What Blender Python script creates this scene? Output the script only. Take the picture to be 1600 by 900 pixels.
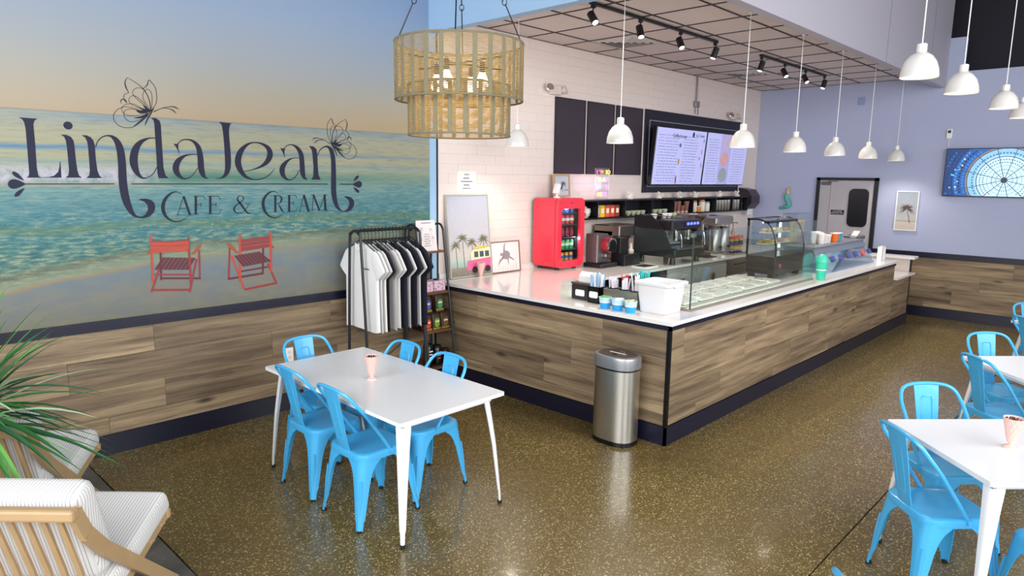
import bpy, bmesh, math, random
from mathutils import Vector, Matrix
R = math.radians
rnd = random.Random(7)
scene = bpy.context.scene
for o in list(bpy.data.objects): bpy.data.objects.remove(o)
COL = scene.collection

# ------------------------------------------------------------------ camera
FPX, YAW, PITCH, ROLL, CAMH = 1060.5, R(43.808), R(9.338), R(0.75), 2.05
_f = Vector((math.cos(YAW)*math.cos(PITCH), math.sin(YAW)*math.cos(PITCH), -math.sin(PITCH)))
_r0 = Vector((math.sin(YAW), -math.cos(YAW), 0)); _u0 = _r0.cross(_f)
_r = _r0*math.cos(ROLL) + _u0*math.sin(ROLL)
_u = _u0*math.cos(ROLL) - _r0*math.sin(ROLL)
CAM = Vector((0, 0, CAMH))
cd = bpy.data.cameras.new('camera'); cam = bpy.data.objects.new('camera', cd); COL.objects.link(cam)
cd.sensor_width = 36; cd.lens = FPX/1600*36; cd.clip_start = .05
cam.matrix_world = Matrix(((_r.x, _u.x, -_f.x, 0), (_r.y, _u.y, -_f.y, 0), (_r.z, _u.z, -_f.z, CAMH), (0, 0, 0, 1)))
scene.camera = cam
# measuring helpers: a photograph pixel -> the point where it meets a real plane of the room
def ray(x, y): return _f + _r*((x-800)/FPX) - _u*((y-450)/FPX)
def onX(x, y, X): d = ray(x, y); return CAM + d*(X/d.x)
def onY(x, y, Y): d = ray(x, y); return CAM + d*(Y/d.y)
def onZ(x, y, Z): d = ray(x, y); return CAM + d*((Z-CAMH)/d.z)

# ------------------------------------------------------------------ world, exposure
w = bpy.data.worlds.new('world'); scene.world = w; w.use_nodes = True
bg = w.node_tree.nodes['Background']; bg.inputs[0].default_value = (0.93, 0.96, 1.0, 1); bg.inputs[1].default_value = 0.95
vs = scene.view_settings; vs.view_transform = 'Standard'; vs.look = 'None'; vs.gamma = 1; vs.use_curve_mapping = False
vs.exposure = 0.32
scene.cycles.transparent_max_bounces = 32
def lamp(name, kind, loc, power, color=(1, 1, 1), size=.1, rot=None, parent=None, **k):
    l = bpy.data.lights.new(name, kind); l.energy = power; l.color = color
    if kind == 'AREA':
        l.size = size
        if 'size_y' in k: l.shape = 'RECTANGLE'; l.size_y = k['size_y']
    elif kind == 'SPOT': l.shadow_soft_size = size; l.spot_size = k.get('spot', R(60)); l.spot_blend = .6
    else: l.shadow_soft_size = size
    o = bpy.data.objects.new(name, l); COL.objects.link(o); o.location = loc
    if rot: o.rotation_euler = rot
    if parent: o.parent = parent
    return o
# large area lights added on the two open sides, standing in for unseen storefront daylight
lamp('daylight_fill', 'AREA', (2.5, -3.3, 3.1), 390, (.96, .98, 1), 9, (R(66), 0, 0), size_y=3.4)
lamp('daylight_fill_side', 'AREA', (-3.1, 1.6, 3.1), 280, (.96, .98, 1), 6, (R(66), 0, R(-90)), size_y=3.4)

# ------------------------------------------------------------------ mesh builder
class B:
    def __init__(s): s.v = []; s.f = []; s.M = Matrix()
    def at(s, *loc, rz=0, rx=0, ry=0):
        s.M = Matrix.Translation(Vector(loc)) @ Matrix.Rotation(rz, 4, 'Z') @ Matrix.Rotation(ry, 4, 'Y') @ Matrix.Rotation(rx, 4, 'X'); return s
    def add(s, vs, fs):
        n = len(s.v); s.v += [tuple(s.M @ Vector(v)) for v in vs]; s.f += [tuple(i+n for i in f) for f in fs]; return s
    def box(s, x0, x1, y0, y1, z0, z1):
        return s.add([(x0,y0,z0),(x1,y0,z0),(x1,y1,z0),(x0,y1,z0),(x0,y0,z1),(x1,y0,z1),(x1,y1,z1),(x0,y1,z1)],
                     [(0,3,2,1),(4,5,6,7),(0,1,5,4),(1,2,6,5),(2,3,7,6),(3,0,4,7)])
    def rbox(s, x0, x1, y0, y1, z0, z1, r=.01, seg=2):
        bm = bmesh.new(); bmesh.ops.create_cube(bm, size=1)
        for v in bm.verts: v.co = ((x0+x1)/2+v.co.x*(x1-x0), (y0+y1)/2+v.co.y*(y1-y0), (z0+z1)/2+v.co.z*(z1-z0))
        bmesh.ops.bevel(bm, geom=bm.edges[:], offset=r, segments=seg, profile=.5, affect='EDGES')
        bm.verts.index_update(); s.add([v.co[:] for v in bm.verts], [[v.index for v in f.verts] for f in bm.faces]); bm.free(); return s
    def lathe(s, prof, n=20, cap=True, sx=1, sy=1):      # prof: (radius, z) from bottom up
        vs, fs = [], []
        for r, z in prof:
            for i in range(n): a = 2*math.pi*i/n; vs.append((r*math.cos(a)*sx, r*math.sin(a)*sy, z))
        for k in range(len(prof)-1):
            for i in range(n): j = (i+1) % n; fs.append((k*n+i, k*n+j, (k+1)*n+j, (k+1)*n+i))
        if cap: fs.append(tuple(range(n))[::-1]); m = (len(prof)-1)*n; fs.append(tuple(range(m, m+n)))
        return s.add(vs, fs)
    def tube(s, pts, r, n=8, closed=False):
        pts = [Vector(p) for p in pts]; m = len(pts); vs, fs = [], []; up = None
        for i, p in enumerate(pts):
            if closed: t = pts[(i+1) % m]-pts[i-1]
            else: t = pts[min(i+1, m-1)]-pts[max(i-1, 0)]
            t.normalize()
            if up is None: up = Vector((0, 0, 1)) if abs(t.z) < .9 else Vector((1, 0, 0))
            a = t.cross(up).normalized(); up = a.cross(t).normalized()
            rr = r[i] if isinstance(r, (list, tuple)) else r
            for k in range(n): q = 2*math.pi*k/n; vs.append(p+a*(rr*math.cos(q))+up*(rr*math.sin(q)))
        for i in range(m if closed else m-1):
            j = (i+1) % m
            for k in range(n): l = (k+1) % n; fs.append((i*n+k, i*n+l, j*n+l, j*n+k))
        if not closed: fs.append(tuple(range(n))[::-1]); fs.append(tuple(range((m-1)*n, m*n)))
        return s.add(vs, fs)
    def prism(s, poly, y0, y1):       # polygon in x,z extruded along y
        n = len(poly); vs = [(x, y0, z) for x, z in poly]+[(x, y1, z) for x, z in poly]
        return s.add(vs, [tuple(range(n)), tuple(range(n, 2*n))[::-1]]+[(i, i+n, (i+1) % n+n, (i+1) % n) for i in range(n)])
    def plate(s, poly, z0, z1):       # polygon in x,y extruded along z
        n = len(poly); vs = [(x, y, z0) for x, y in poly]+[(x, y, z1) for x, y in poly]
        return s.add(vs, [tuple(range(n))[::-1], tuple(range(n, 2*n))]+[(i, (i+1) % n, (i+1) % n+n, i+n) for i in range(n)])
    def loft(s, rings, cap=True, closed=True):
        n = len(rings[0]); vs = [p for r_ in rings for p in r_]; fs = []
        for k in range(len(rings)-1):
            for i in range(n if closed else n-1): j = (i+1) % n; fs.append((k*n+i, k*n+j, (k+1)*n+j, (k+1)*n+i))
        if cap: fs.append(tuple(range(n))[::-1]); m = (len(rings)-1)*n; fs.append(tuple(range(m, m+n)))
        return s.add(vs, fs)
def rrect(w_, h_, r, n=5, cx=0, cy=0):
    out = []
    for sx, sy, a0 in ((1, 1, 0), (-1, 1, 90), (-1, -1, 180), (1, -1, 270)):
        for k in range(n+1): a = R(a0+90*k/n); out.append((cx+sx*(w_/2-r)+r*math.cos(a), cy+sy*(h_/2-r)+r*math.sin(a)))
    return out
def smooth_path(pts, k=6):            # Catmull-Rom through points of any dimension
    out = []; n = len(pts)
    for i in range(n-1):
        p0, p1, p2, p3 = pts[max(i-1, 0)], pts[i], pts[i+1], pts[min(i+2, n-1)]
        for j in range(k):
            t = j/k
            out.append(tuple(.5*(2*b+(c-a)*t+(2*a-5*b+4*c-d)*t*t+(-a+3*b-3*c+d)*t**3) for a, b, c, d in zip(p0, p1, p2, p3)))
    out.append(tuple(pts[-1])); return out
def ob(name, b, mat, parent=None, smooth=False, loc=None, rz=0):
    me = bpy.data.meshes.new(name); me.from_pydata(b.v, [], b.f)
    bm = bmesh.new(); bm.from_mesh(me); bmesh.ops.recalc_face_normals(bm, faces=bm.faces[:]); bm.to_mesh(me); bm.free()
    if mat: me.materials.append(mat)
    if smooth:
        me.polygons.foreach_set('use_smooth', [True]*len(me.polygons))
        try: me.set_sharp_from_angle(angle=R(40))
        except Exception: pass
    o = bpy.data.objects.new(name, me); COL.objects.link(o)
    if parent: o.parent = parent
    if loc: o.location = loc
    o.rotation_euler.z = rz
    return o
def tag(o, label, cat, group=None):
    o['label'] = label; o['category'] = cat
    if group: o['group'] = group
    return o
def thing(name, label, cat, loc=(0, 0, 0), rz=0, group=None):
    o = bpy.data.objects.new(name, None); COL.objects.link(o); o.empty_display_size = .1
    o.location = loc; o.rotation_euler.z = rz
    return tag(o, label, cat, group)
def struct(o): o['kind'] = 'structure'; return o
def stuff(o): o['kind'] = 'stuff'; return o
def dup(o, parent=None, loc=None, rz=None, label=None):
    c = o.copy(); COL.objects.link(c); c.parent = parent
    if loc is not None: c.location = loc
    if rz is not None: c.rotation_euler.z = rz
    if label: c['label'] = label
    for ch in o.children: dup(ch, c)
    return c
def inst(o, parent, loc, rz=None, name=None):     # a further piece sharing the mesh
    c = o.copy(); COL.objects.link(c); c.parent = parent; c.location = loc
    if rz is not None: c.rotation_euler.z = rz
    return c
def text_mesh(body, size, align='CENTER'):
    cu = bpy.data.curves.new('t', 'FONT'); cu.body = body; cu.size = size; cu.align_x = align; cu.align_y = 'CENTER'; cu.extrude = .0006; cu.resolution_u = 3
    o = bpy.data.objects.new('t', cu); COL.objects.link(o)
    dg = bpy.context.evaluated_depsgraph_get(); me = bpy.data.meshes.new_from_object(o.evaluated_get(dg))
    bpy.data.objects.remove(o); return me
def text_ob(name, body, size, mat, parent, loc, rot, align='CENTER'):
    me = text_mesh(body, size, align); me.materials.clear(); me.materials.append(mat)
    o = bpy.data.objects.new(name, me); COL.objects.link(o); o.parent = parent; o.location = loc; o.rotation_euler = rot
    return o

# ------------------------------------------------------------------ materials
def lin(h):
    h = h.lstrip('#'); c = [int(h[i:i+2], 16)/255 for i in (0, 2, 4)]
    return tuple(x/12.92 if x <= .04045 else ((x+.055)/1.055)**2.4 for x in c)+(1,)
class N:                              # tiny node-graph writer
    def __init__(s, name):
        s.m = bpy.data.materials.new(name); s.m.use_nodes = True; s.t = s.m.node_tree; s.t.nodes.clear()
        s.out = s.t.nodes.new('ShaderNodeOutputMaterial'); s.b = s.t.nodes.new('ShaderNodeBsdfPrincipled'); s.t.links.new(s.b.outputs[0], s.out.inputs[0])
    def set(s, node, k, v):
        if hasattr(v, 'is_linked') or isinstance(v, bpy.types.NodeSocket): s.t.links.new(v, node.inputs[k])
        elif v is not None: node.inputs[k].default_value = v
    def n(s, typ, out=0, props=None, **ins):
        nd = s.t.nodes.new('ShaderNode'+typ)
        for k, v in (props or {}).items(): setattr(nd, k, v)
        for k, v in ins.items(): s.set(nd, int(k[1:]) if k[0] == '_' and k[1:].isdigit() else k.replace('_', ' '), v)
        return nd.outputs[out]
    def math(s, op, a, b=0., c=None):
        nd = s.t.nodes.new('ShaderNodeMath'); nd.operation = op; s.set(nd, 0, a); s.set(nd, 1, b)
        if c is not None: s.set(nd, 2, c)
        return nd.outputs[0]
    def mix(s, f, a, b, mode='MIX'):
        nd = s.t.nodes.new('ShaderNodeMix'); nd.data_type = 'RGBA'; nd.blend_type = mode
        s.set(nd, 0, f); s.set(nd, 6, a); s.set(nd, 7, b); return nd.outputs[2]
    def ramp(s, f, stops, interp='LINEAR'):
        nd = s.t.nodes.new('ShaderNodeValToRGB'); cr = nd.color_ramp; cr.interpolation = interp
        while len(cr.elements) < len(stops): cr.elements.new(.5)
        for e, (p, c) in zip(cr.elements, stops): e.position = p; e.color = c if not isinstance(c, str) else lin(c)
        s.set(nd, 0, f); return nd.outputs[0]
    def noise(s, vec, scale, detail=3., rough=.5, out=0): return s.n('TexNoise', out, Vector=vec, Scale=scale, Detail=detail, Roughness=rough)
    def mapv(s, vec, scale=(1, 1, 1), loc=(0, 0, 0), rot=(0, 0, 0)): return s.n('Mapping', Vector=vec, Location=loc, Rotation=rot, Scale=scale)
    def obj(s): return s.n('TexCoord', 3)
    def pos(s): return s.n('NewGeometry', 0)
    def smap(s, v, a, b, c=0., d=1.): return s.n('MapRange', Value=v, _1=a, _2=b, _3=c, _4=d)
    def bump(s, h, strength=.3, dist=.01): s.set(s.b, 'Normal', s.n('Bump', Strength=strength, Distance=dist, Height=h))
    def fin(s, col=None, rough=.5, metal=0., spec=.5, coat=0., **k):
        if col is not None: s.set(s.b, 'Base Color', lin(col) if isinstance(col, str) else col)
        s.set(s.b, 'Roughness', rough); s.set(s.b, 'Metallic', metal); s.set(s.b, 'Specular IOR Level', spec); s.set(s.b, 'Coat Weight', coat)
        for a, v in k.items(): s.set(s.b, a.replace('_', ' '), v)
        return s.m
MATS = {}
def pm(col, rough=.5, metal=0., emit=0., var=.06, coat=0., spec=.5, scale=14., alpha=1.):
    key = (col, rough, metal, emit, var, coat, alpha)
    if key in MATS: return MATS[key]
    g = N('mat_'+col.strip('#')); c = lin(col)
    if emit: g.set(g.b, 'Emission Color', c); g.set(g.b, 'Emission Strength', emit)
    no = g.noise(g.obj(), scale, 3.)
    cc = g.mix(no, tuple(x*(1-var) for x in c[:3])+(1,), tuple(min(1, x*(1+var)) for x in c[:3])+(1,))
    m = g.fin(cc, rough, metal, spec, coat, Alpha=alpha); MATS[key] = m; return m
def glass_mat(name, tint=(.93, .98, .96, 1), rough=.0, ior=1.5, base=.0):
    g = N(name); tr = g.t.nodes.new('ShaderNodeBsdfTransparent'); tr.inputs[0].default_value = tint
    gl = g.t.nodes.new('ShaderNodeBsdfGlossy'); gl.inputs[1].default_value = rough
    fr = g.t.nodes.new('ShaderNodeFresnel'); g.t.links.new(g.smap(g.n('NewGeometry', 6), 0., 1., ior, 1/ior), fr.inputs[0])
    mx = g.t.nodes.new('ShaderNodeMixShader'); g.t.links.new(g.math('ADD', fr.outputs[0], base), mx.inputs[0])
    g.t.links.new(tr.outputs[0], mx.inputs[1]); g.t.links.new(gl.outputs[0], mx.inputs[2]); g.t.links.new(mx.outputs[0], g.out.inputs[0])
    g.t.nodes.remove(g.b); return g.m
GLASS = glass_mat('pane_glass'); CLEAR = glass_mat('clear_plastic', (.95, .97, .97, 1), .08, 1.4, .04)
NAVY = pm('#17172b', .35); BLACK = pm('#121216', .4); BLACKM = pm('#0c0c10', .25); WHITE = pm('#f3f2f1', .35, var=.02); WHITEG = pm('#f4f2f0', .15, var=.02, coat=.3)
STEEL = pm('#b9b6b0', .28, 1.); CHROME = pm('#d0d0d0', .12, 1.); PAPER = pm('#f4f1ee', .8, var=.02); INK = pm('#26264a', .6, var=.03)
def wood_mat(name, dark, mid, light, along='X', sc=1.):
    g = N(name); ri = g.n('ObjectInfo', 5)
    off = g.n('CombineXYZ', X=g.math('MULTIPLY', ri, 37.), Y=g.math('MULTIPLY', ri, 91.), Z=g.math('MULTIPLY', ri, 53.))
    v = g.n('VectorMath', Vector=g.obj(), _1=off)
    s1 = (.75*sc, 13*sc, 13*sc) if along == 'X' else (13*sc, .75*sc, 13*sc)
    s2 = (2.2*sc, 90*sc, 90*sc) if along == 'X' else (90*sc, 2.2*sc, 90*sc)
    a = g.noise(g.mapv(v, s1), 1., 5., .62); b = g.noise(g.mapv(v, s2), 1., 4., .7)
    c = g.ramp(a, [(.3, dark), (.5, mid), (.68, light)])
    c = g.mix(.55, c, g.ramp(b, [(.3, '#6d6258'), (.5, '#b9ada0'), (.75, '#d8cfc2')]), 'MULTIPLY')
    sm = g.noise(g.mapv(v, (1.3*sc, 20*sc, 20*sc) if along == 'X' else (20*sc, 1.3*sc, 20*sc)), 1., 7., .72)
    c = g.mix(g.smap(sm, .52, .72, 0., .75), c, lin('#3c322b'))
    kn = g.n('TexVoronoi', 0, Vector=g.mapv(v, (1.6*sc, 5*sc, 5*sc) if along == 'X' else (5*sc, 1.6*sc, 5*sc)), Scale=1.)
    c = g.mix(g.ramp(kn, [(.04, (.9, .9, .9, 1)), (.16, (0, 0, 0, 1))]), c, lin('#2f2620'))
    tone = g.smap(ri, 0., 1., .76, 1.16); tc = g.n('CombineColor', Red=g.math('MULTIPLY', tone, 1.05), Green=g.math('MULTIPLY', tone, .99), Blue=g.math('MULTIPLY', tone, .9))
    c = g.mix(1., c, tc, 'MULTIPLY')
    g.bump(b, .15, .004)
    return g.fin(c, .55)
PLANKX = wood_mat('rustic_plank_x', '#6b5c4e', '#a08f78', '#c2b194', 'X')
PLANKY = wood_mat('rustic_plank_y', '#6b5c4e', '#a08f78', '#c2b194', 'Y')
OAK = pm('#c39a68', .45, var=.12, scale=9)

# ================================================================== THE SETTING
WY, BX = 5.38, 11.83                 # mural / tile wall plane, back wall plane
CX, CY = 4.43, 2.59                  # counter faces
HC, HB = 5.0, 3.58                   # high ceiling, dropped ceiling
# ---- floor: polished exposed-aggregate concrete in sawn bays, darker plain bay under the lounge
g = N('aggregate_floor'); p = g.pos()
big = g.noise(p, 1.1, 4., .6); v1 = g.n('TexVoronoi', 0, Vector=p, Scale=105.); vc = g.n('TexVoronoi', 1, Vector=p, Scale=105.)
rv = g.n('SeparateColor', 0, Color=vc)
chip = g.ramp(rv, [(.0, '#4a3f20'), (.25, '#6a5a2e'), (.5, '#8d7b45'), (.72, '#b09a5e'), (.88, '#dcc98f'), (1., '#f2e6bd')], 'CONSTANT')
edge = g.ramp(v1, [(.25, (0, 0, 0, 1)), (.6, (1, 1, 1, 1))])
c = g.mix(edge, chip, lin('#63542e'))
c = g.mix(g.smap(big, .35, .7, 0., .45), c, lin('#67491f'))
sp = g.noise(p, 300., 2.); c = g.mix(g.smap(sp, .62, .75, 0., .5), c, lin('#d8c48c'))
g.bump(g.noise(p, 4., 2.), .02, .01)
FLOOR = g.fin(c, g.smap(big, .3, .7, .16, .3), 0., .5, .15, Coat_Roughness=.08)
g = N('plain_concrete'); p = g.pos(); a = g.noise(p, 5., 6., .65)
c = g.ramp(a, [(.3, '#4a4845'), (.55, '#63605b'), (.75, '#79746c')]); c = g.mix(g.smap(g.noise(p, 60., 2.), .66, .72, 0., .4), c, lin('#b0aca0'))
CONC = g.fin(c, .3)
fl = struct(ob('floor', B().box(-4, 12.2, -5, 5.5, -.12, -.012), pm('#1d1a16', .7)))
def slab(x0, x1, y0, y1, m): ob('floor_slab', B().rbox(x0+.004, x1-.004, y0+.004, y1-.004, -.03, 0, .002, 1), m, fl)
for x0, x1 in ((1.205, 12.1),):
    for y0, y1 in ((-4.9, -1.92), (-1.92, 1.13), (1.13, 4.18), (4.18, 5.45)): slab(x0, x1, y0, y1, FLOOR)
for y0, y1 in ((-4.9, -1.92), (-1.92, 1.13), (1.13, 4.18), (4.18, 5.45)): slab(-3.9, 1.205, y0, y1, CONC)

# ---- mural: printed beach scene on the left wall (flat print -> material)
g = N('beach_mural'); o3 = g.obj(); s = g.n('SeparateXYZ', 0, Vector=o3)
X = s; Z = s.node.outputs[2]
sky = g.ramp(g.smap(Z, 2.437, 3.9), [(0, '#c6b193'), (.07, '#c4b59c'), (.2, '#b9b7ab'), (.36, '#adb4ba'), (.6, '#9db0c8'), (1., '#86a6d0')])
# the warm glow sits toward the right end of the print
sky = g.mix(g.math('MULTIPLY', g.smap(X, 1.5, 4.4, 0., .4), g.smap(Z, 2.437, 2.85, 1., 0.)), sky, lin('#cfae70'))
# sea: base tone by height
nz = g.noise(g.mapv(o3, (1.6, 1, 9)), 1.6, 5., .6); zz = g.math('ADD', Z, g.math('MULTIPLY', g.math('SUBTRACT', nz, .5), .16))
sea = g.ramp(g.smap(zz, 1.2, 2.44), [(0, '#a9ad7c'), (.12, '#7f9f80'), (.26, '#5f9b8d'), (.42, '#5c9fa0'), (.58, '#86b7ae'), (.66, '#a9c2a6'), (.8, '#cfcb9c'), (.93, '#c8c9a6'), (1., '#a9bcb8')])
# ripples, finer toward the horizon
r1 = g.noise(g.mapv(o3, (5, 1, 26), rot=(0, R(-6), 0)), 2.2, 6., .68); r2 = g.noise(g.mapv(o3, (3, 1, 40)), 2., 5., .65)
amp = g.smap(Z, 1.35, 2.25, 1., .25)
rip = g.mix(g.smap(Z, 1.6, 2.2), r1, r2)
sea = g.mix(g.math('MULTIPLY', g.smap(rip, .5, .66), amp), sea, lin('#c9d3a4'))
sea = g.mix(g.math('MULTIPLY', g.smap(rip, .5, .36), g.math('MULTIPLY', amp, .8)), sea, lin('#2f6670'))
# distant swell lines
def band(z0, hw, col, sea, f=1., xm=None, n=.05):
    q = g.math('ADD', Z, g.math('MULTIPLY', g.math('SUBTRACT', g.noise(g.mapv(o3, (1.2, 1, 3)), 1.3, 3.), .5), n))
    k = g.math('MULTIPLY', g.smap(g.math('ABSOLUTE', g.math('SUBTRACT', q, z0)), hw, 0., 0., 1.), f)
    if xm is not None: k = g.math('MULTIPLY', k, xm)
    return g.mix(k, sea, lin(col))
sea = band(2.205, .03, '#4f9cc4', sea, .95, g.smap(X, 4.6, .8, .35, 1.))
sea = band(2.11, .02, '#8fb9c0', sea, .5)
wave = g.smap(X, 1.5, 1.9); wl = g.smap(X, 1.95, 1.6)
sea = band(2.01, .07, '#3f8f74', sea, .9, g.math('MULTIPLY', wave, g.smap(X, 4.3, 2.2, .25, 1.)), .06)
fo = g.noise(o3, 16., 6., .7)
foam = g.math('MULTIPLY', g.math('MULTIPLY', wl, g.smap(g.math('ABSOLUTE', g.math('SUBTRACT', g.math('ADD', Z, g.math('MULTIPLY', g.math('SUBTRACT', fo, .5), .1)), 2.03)), .075, .02)), g.smap(fo, .34, .56))
sea = g.mix(foam, sea, lin('#e6e2e4'))
sea = band(1.955, .02, '#d9b88c', sea, .5, wl)
sea = band(1.8, .06, '#5d9aa0', sea, .35); sea = band(1.66, .05, '#7b9a5e', sea, .55, None, .14)
sp = g.noise(o3, 55., 3., .6); sea = g.mix(g.math('MULTIPLY', g.smap(sp, .66, .74), g.smap(g.math('ABSOLUTE', g.math('SUBTRACT', Z, 1.68)), .16, .02)), sea, lin('#dfe6d4'))
# shore line
sl = g.n('FloatCurve', Value=g.smap(X, -1., 5.)); cv = sl.node.mapping.curves[0]
pts = [(-1, .95), (.82, 1.25), (1.17, 1.303), (1.7, 1.37), (2.14, 1.4), (2.72, 1.43), (3.4, 1.445), (5, 1.45)]
while len(cv.points) < len(pts): cv.points.new(.5, .5)
for q, (a, b) in zip(cv.points, pts): q.location = ((a+1)/6, b-.9)
sl.node.mapping.update()
dz = g.math('SUBTRACT', g.math('SUBTRACT', Z, .9), sl)
dz = g.math('ADD', dz, g.math('MULTIPLY', g.math('SUBTRACT', g.noise(g.mapv(o3, (1.5, 1, 3)), 1.6, 3.), .5), .05))
sn = g.noise(g.mapv(o3, (3, 1, 9), rot=(0, R(25), 0)), 2., 6., .65)
sand = g.ramp(g.smap(Z, .98, 1.45), [(0, '#8d8d72'), (.35, '#93988a'), (.7, '#8c9c9a'), (1., '#9fa894')])
sand = g.mix(g.smap(sn, .45, .7, 0., .5), sand, lin('#a9a37e')); sand = g.mix(g.smap(sn, .5, .3, 0., .4), sand, lin('#7d8d96'))
sea = g.mix(g.math('MULTIPLY', g.smap(dz, .14, .03), .8), sea, lin('#a9b28c'))
sea = g.mix(g.math('MULTIPLY', g.smap(g.math('ABSOLUTE', g.math('SUBTRACT', dz, .1)), .03, .0), .5), sea, lin('#77693f'))
sea = g.mix(g.math('MULTIPLY', g.smap(g.math('ABSOLUTE', dz), .022, .0), g.smap(X, 2.4, .8, .35, .9)), sea, lin('#c79a63'))
sea = g.mix(g.smap(dz, .012, -.012), sea, sand)
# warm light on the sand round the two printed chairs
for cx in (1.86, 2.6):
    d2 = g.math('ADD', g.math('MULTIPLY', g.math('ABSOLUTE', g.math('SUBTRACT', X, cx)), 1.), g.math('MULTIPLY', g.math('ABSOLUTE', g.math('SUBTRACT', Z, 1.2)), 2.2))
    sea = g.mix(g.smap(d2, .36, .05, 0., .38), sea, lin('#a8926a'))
sea = g.mix(1., sea, (.80, .78, .86, 1), 'MULTIPLY')
col = g.mix(g.smap(Z, 2.434, 2.440), sea, sky)
col = g.mix(g.math('MULTIPLY', g.smap(g.math('ABSOLUTE', g.math('SUBTRACT', Z, 2.437)), .007, .001), .45), col, lin('#7c807c'))
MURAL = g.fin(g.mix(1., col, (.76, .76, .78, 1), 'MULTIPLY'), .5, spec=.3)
BLUEW = pm('#a4c6e6', .6, var=.02); BACKW = pm('#b4bbd8', .6, var=.025); LILAC = pm('#b7b2be', .6, var=.02)
wl_ = struct(ob('wall_left', B().box(-3, 4.49, WY, WY+.15, 0, HC), BLUEW))
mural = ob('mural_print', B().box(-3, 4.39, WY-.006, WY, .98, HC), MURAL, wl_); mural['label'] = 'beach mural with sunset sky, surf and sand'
MEDGE = pm('#5f8f86', .5)
def planks(parent, x0, x1, z0, z1, mk, joints, seed, length=1.5, gap=.0014, rowh=.222):
    """rustic planks in staggered rows from the top down; joints gives one known joint per row; mk(a0, a1, b0, b1, proud) makes one"""
    rr = random.Random(seed); zt = z1; i = 0
    while zt > z0+.01:
        zb = max(zt-rowh, z0); a = joints[i]; i += 1
        while a > x0: a -= length
        while a < x1:
            a0, b0 = max(a, x0), min(a+length, x1)
            if b0-a0 > .03: mk(a0+gap/2, b0-gap/2, zb+gap/2, zt-gap/2, rr.uniform(.009, .012))
            a += length
        zt = zb
def plank_on_Y(parent, yplane, sgn, m):
    def mk(a, b, c, d, pr):
        L, H = b-a, d-c
        ob('plank', B().rbox(-L/2, L/2, min(0, sgn*pr), max(0, sgn*pr), -H/2, H/2, .0015, 1), m, parent, loc=((a+b)/2, yplane, (c+d)/2))
    return mk
def plank_on_X(parent, xplane, sgn, m):
    def mk(a, b, c, d, pr):
        L, H = b-a, d-c
        ob('plank', B().rbox(min(0, sgn*pr), max(0, sgn*pr), -L/2, L/2, -H/2, H/2, .0015, 1), m, parent, loc=(xplane, (a+b)/2, (c+d)/2))
    return mk
planks(wl_, -3, 4.43, .15, .945, plank_on_Y(wl_, WY, -1, PLANKX), [1.724, 1.153, 1.78, 1.38], 3)
def rail_y(name, x0, x1, y, zt):    # moulded chair rail on a wall facing -y
    return struct(ob(name, B().box(x0, x1, y-.022, y, zt-.075, zt-.01).box(x0, x1, y-.034, y, zt-.018, zt).box(x0, x1, y-.03, y, zt-.055, zt-.045), NAVY))
rail_y('trim_1', -3, 4.43, WY, 1.0)
struct(ob('baseboard_left', B().box(-3, 4.43, WY-.02, WY, 0, .15).box(-3, 4.43, WY-.014, WY, .15, .156), NAVY))
struct(ob('trim_2', B().box(4.482, 4.495, WY-.012, WY, .98, 3.42), BLACK))

# ---- tile wall behind the bar
TILE = pm('#f1e2da', .22, var=.03, coat=.2)
wt = struct(ob('wall_tile', B().box(4.49, BX, WY, WY+.15, 0, HC), pm('#eaddd5', .7)))
tw, th = .405, .1; rows = 27; tiles = []
for i in range(rows):
    z0 = .97+i*th; off = (i % 3)*tw/3
    for k in range(-1, 19):
        a, b = 4.5+k*tw+off, 4.5+(k+1)*tw+off
        a, b = max(a, 4.5), min(b, BX)
        if b-a > .02 and z0 < HB: tiles.append((a, b, z0, min(z0+th, HB)))
tiles.sort(key=lambda t: t[0]); cache = {}; rest = B()
for n, (a, b, c, d) in enumerate(tiles):
    L, H = round(b-a-.002, 3), round(d-c-.002, 3); q = rnd.uniform(.004, .0065)
    if n < 290:
        key = (L, H)
        if key in cache: inst(cache[key], wt, ((a+b)/2, WY-q+.005, (c+d)/2))
        else: cache[key] = ob('wall_tile_piece', B().rbox(-L/2, L/2, -.005, .004, -H/2, H/2, .0006, 1), TILE, wt, loc=((a+b)/2, WY-q+.005, (c+d)/2))
    else: rest.box(a+.0015, b-.0015, WY-q, WY+.001, c+.0015, d-.0015)
stuff(ob('wall_tile_field', rest, TILE, wt))

# ---- back wall
wb = struct(ob('wall_back', B().box(BX, BX+.15, -5, 5.5, 0, 3.63).box(BX, BX+.15, 2.39, 5.5, 3.63, 4.11), BACKW))
planks(wb, -5, 3.36, .155, .905, plank_on_X(wb, BX, -1, PLANKY), [1.476, 1.86, 2.2, 2.56], 11)
struct(ob('trim_3', B().box(BX-.022, BX, -5, 3.36, .905, .985).box(BX-.034, BX, -5, 3.36, .972, .99).box(BX-.03, BX, -5, 3.36, .935, .945), NAVY))
struct(ob('baseboard_back', B().box(BX-.02, BX, -5, 3.36, 0, .15).box(BX-.014, BX, -5, 3.36, .15, .156), NAVY))
struct(ob('wall_back_upper', B().box(12.5, 12.6, -5, 5.5, 3.0, HC), pm('#1c1a26', .7)))
struct(ob('ceiling_high', B().box(-3.2, 12.6, -3.4, 5.5, HC, HC+.1), pm('#26252c', .8)))
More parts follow.
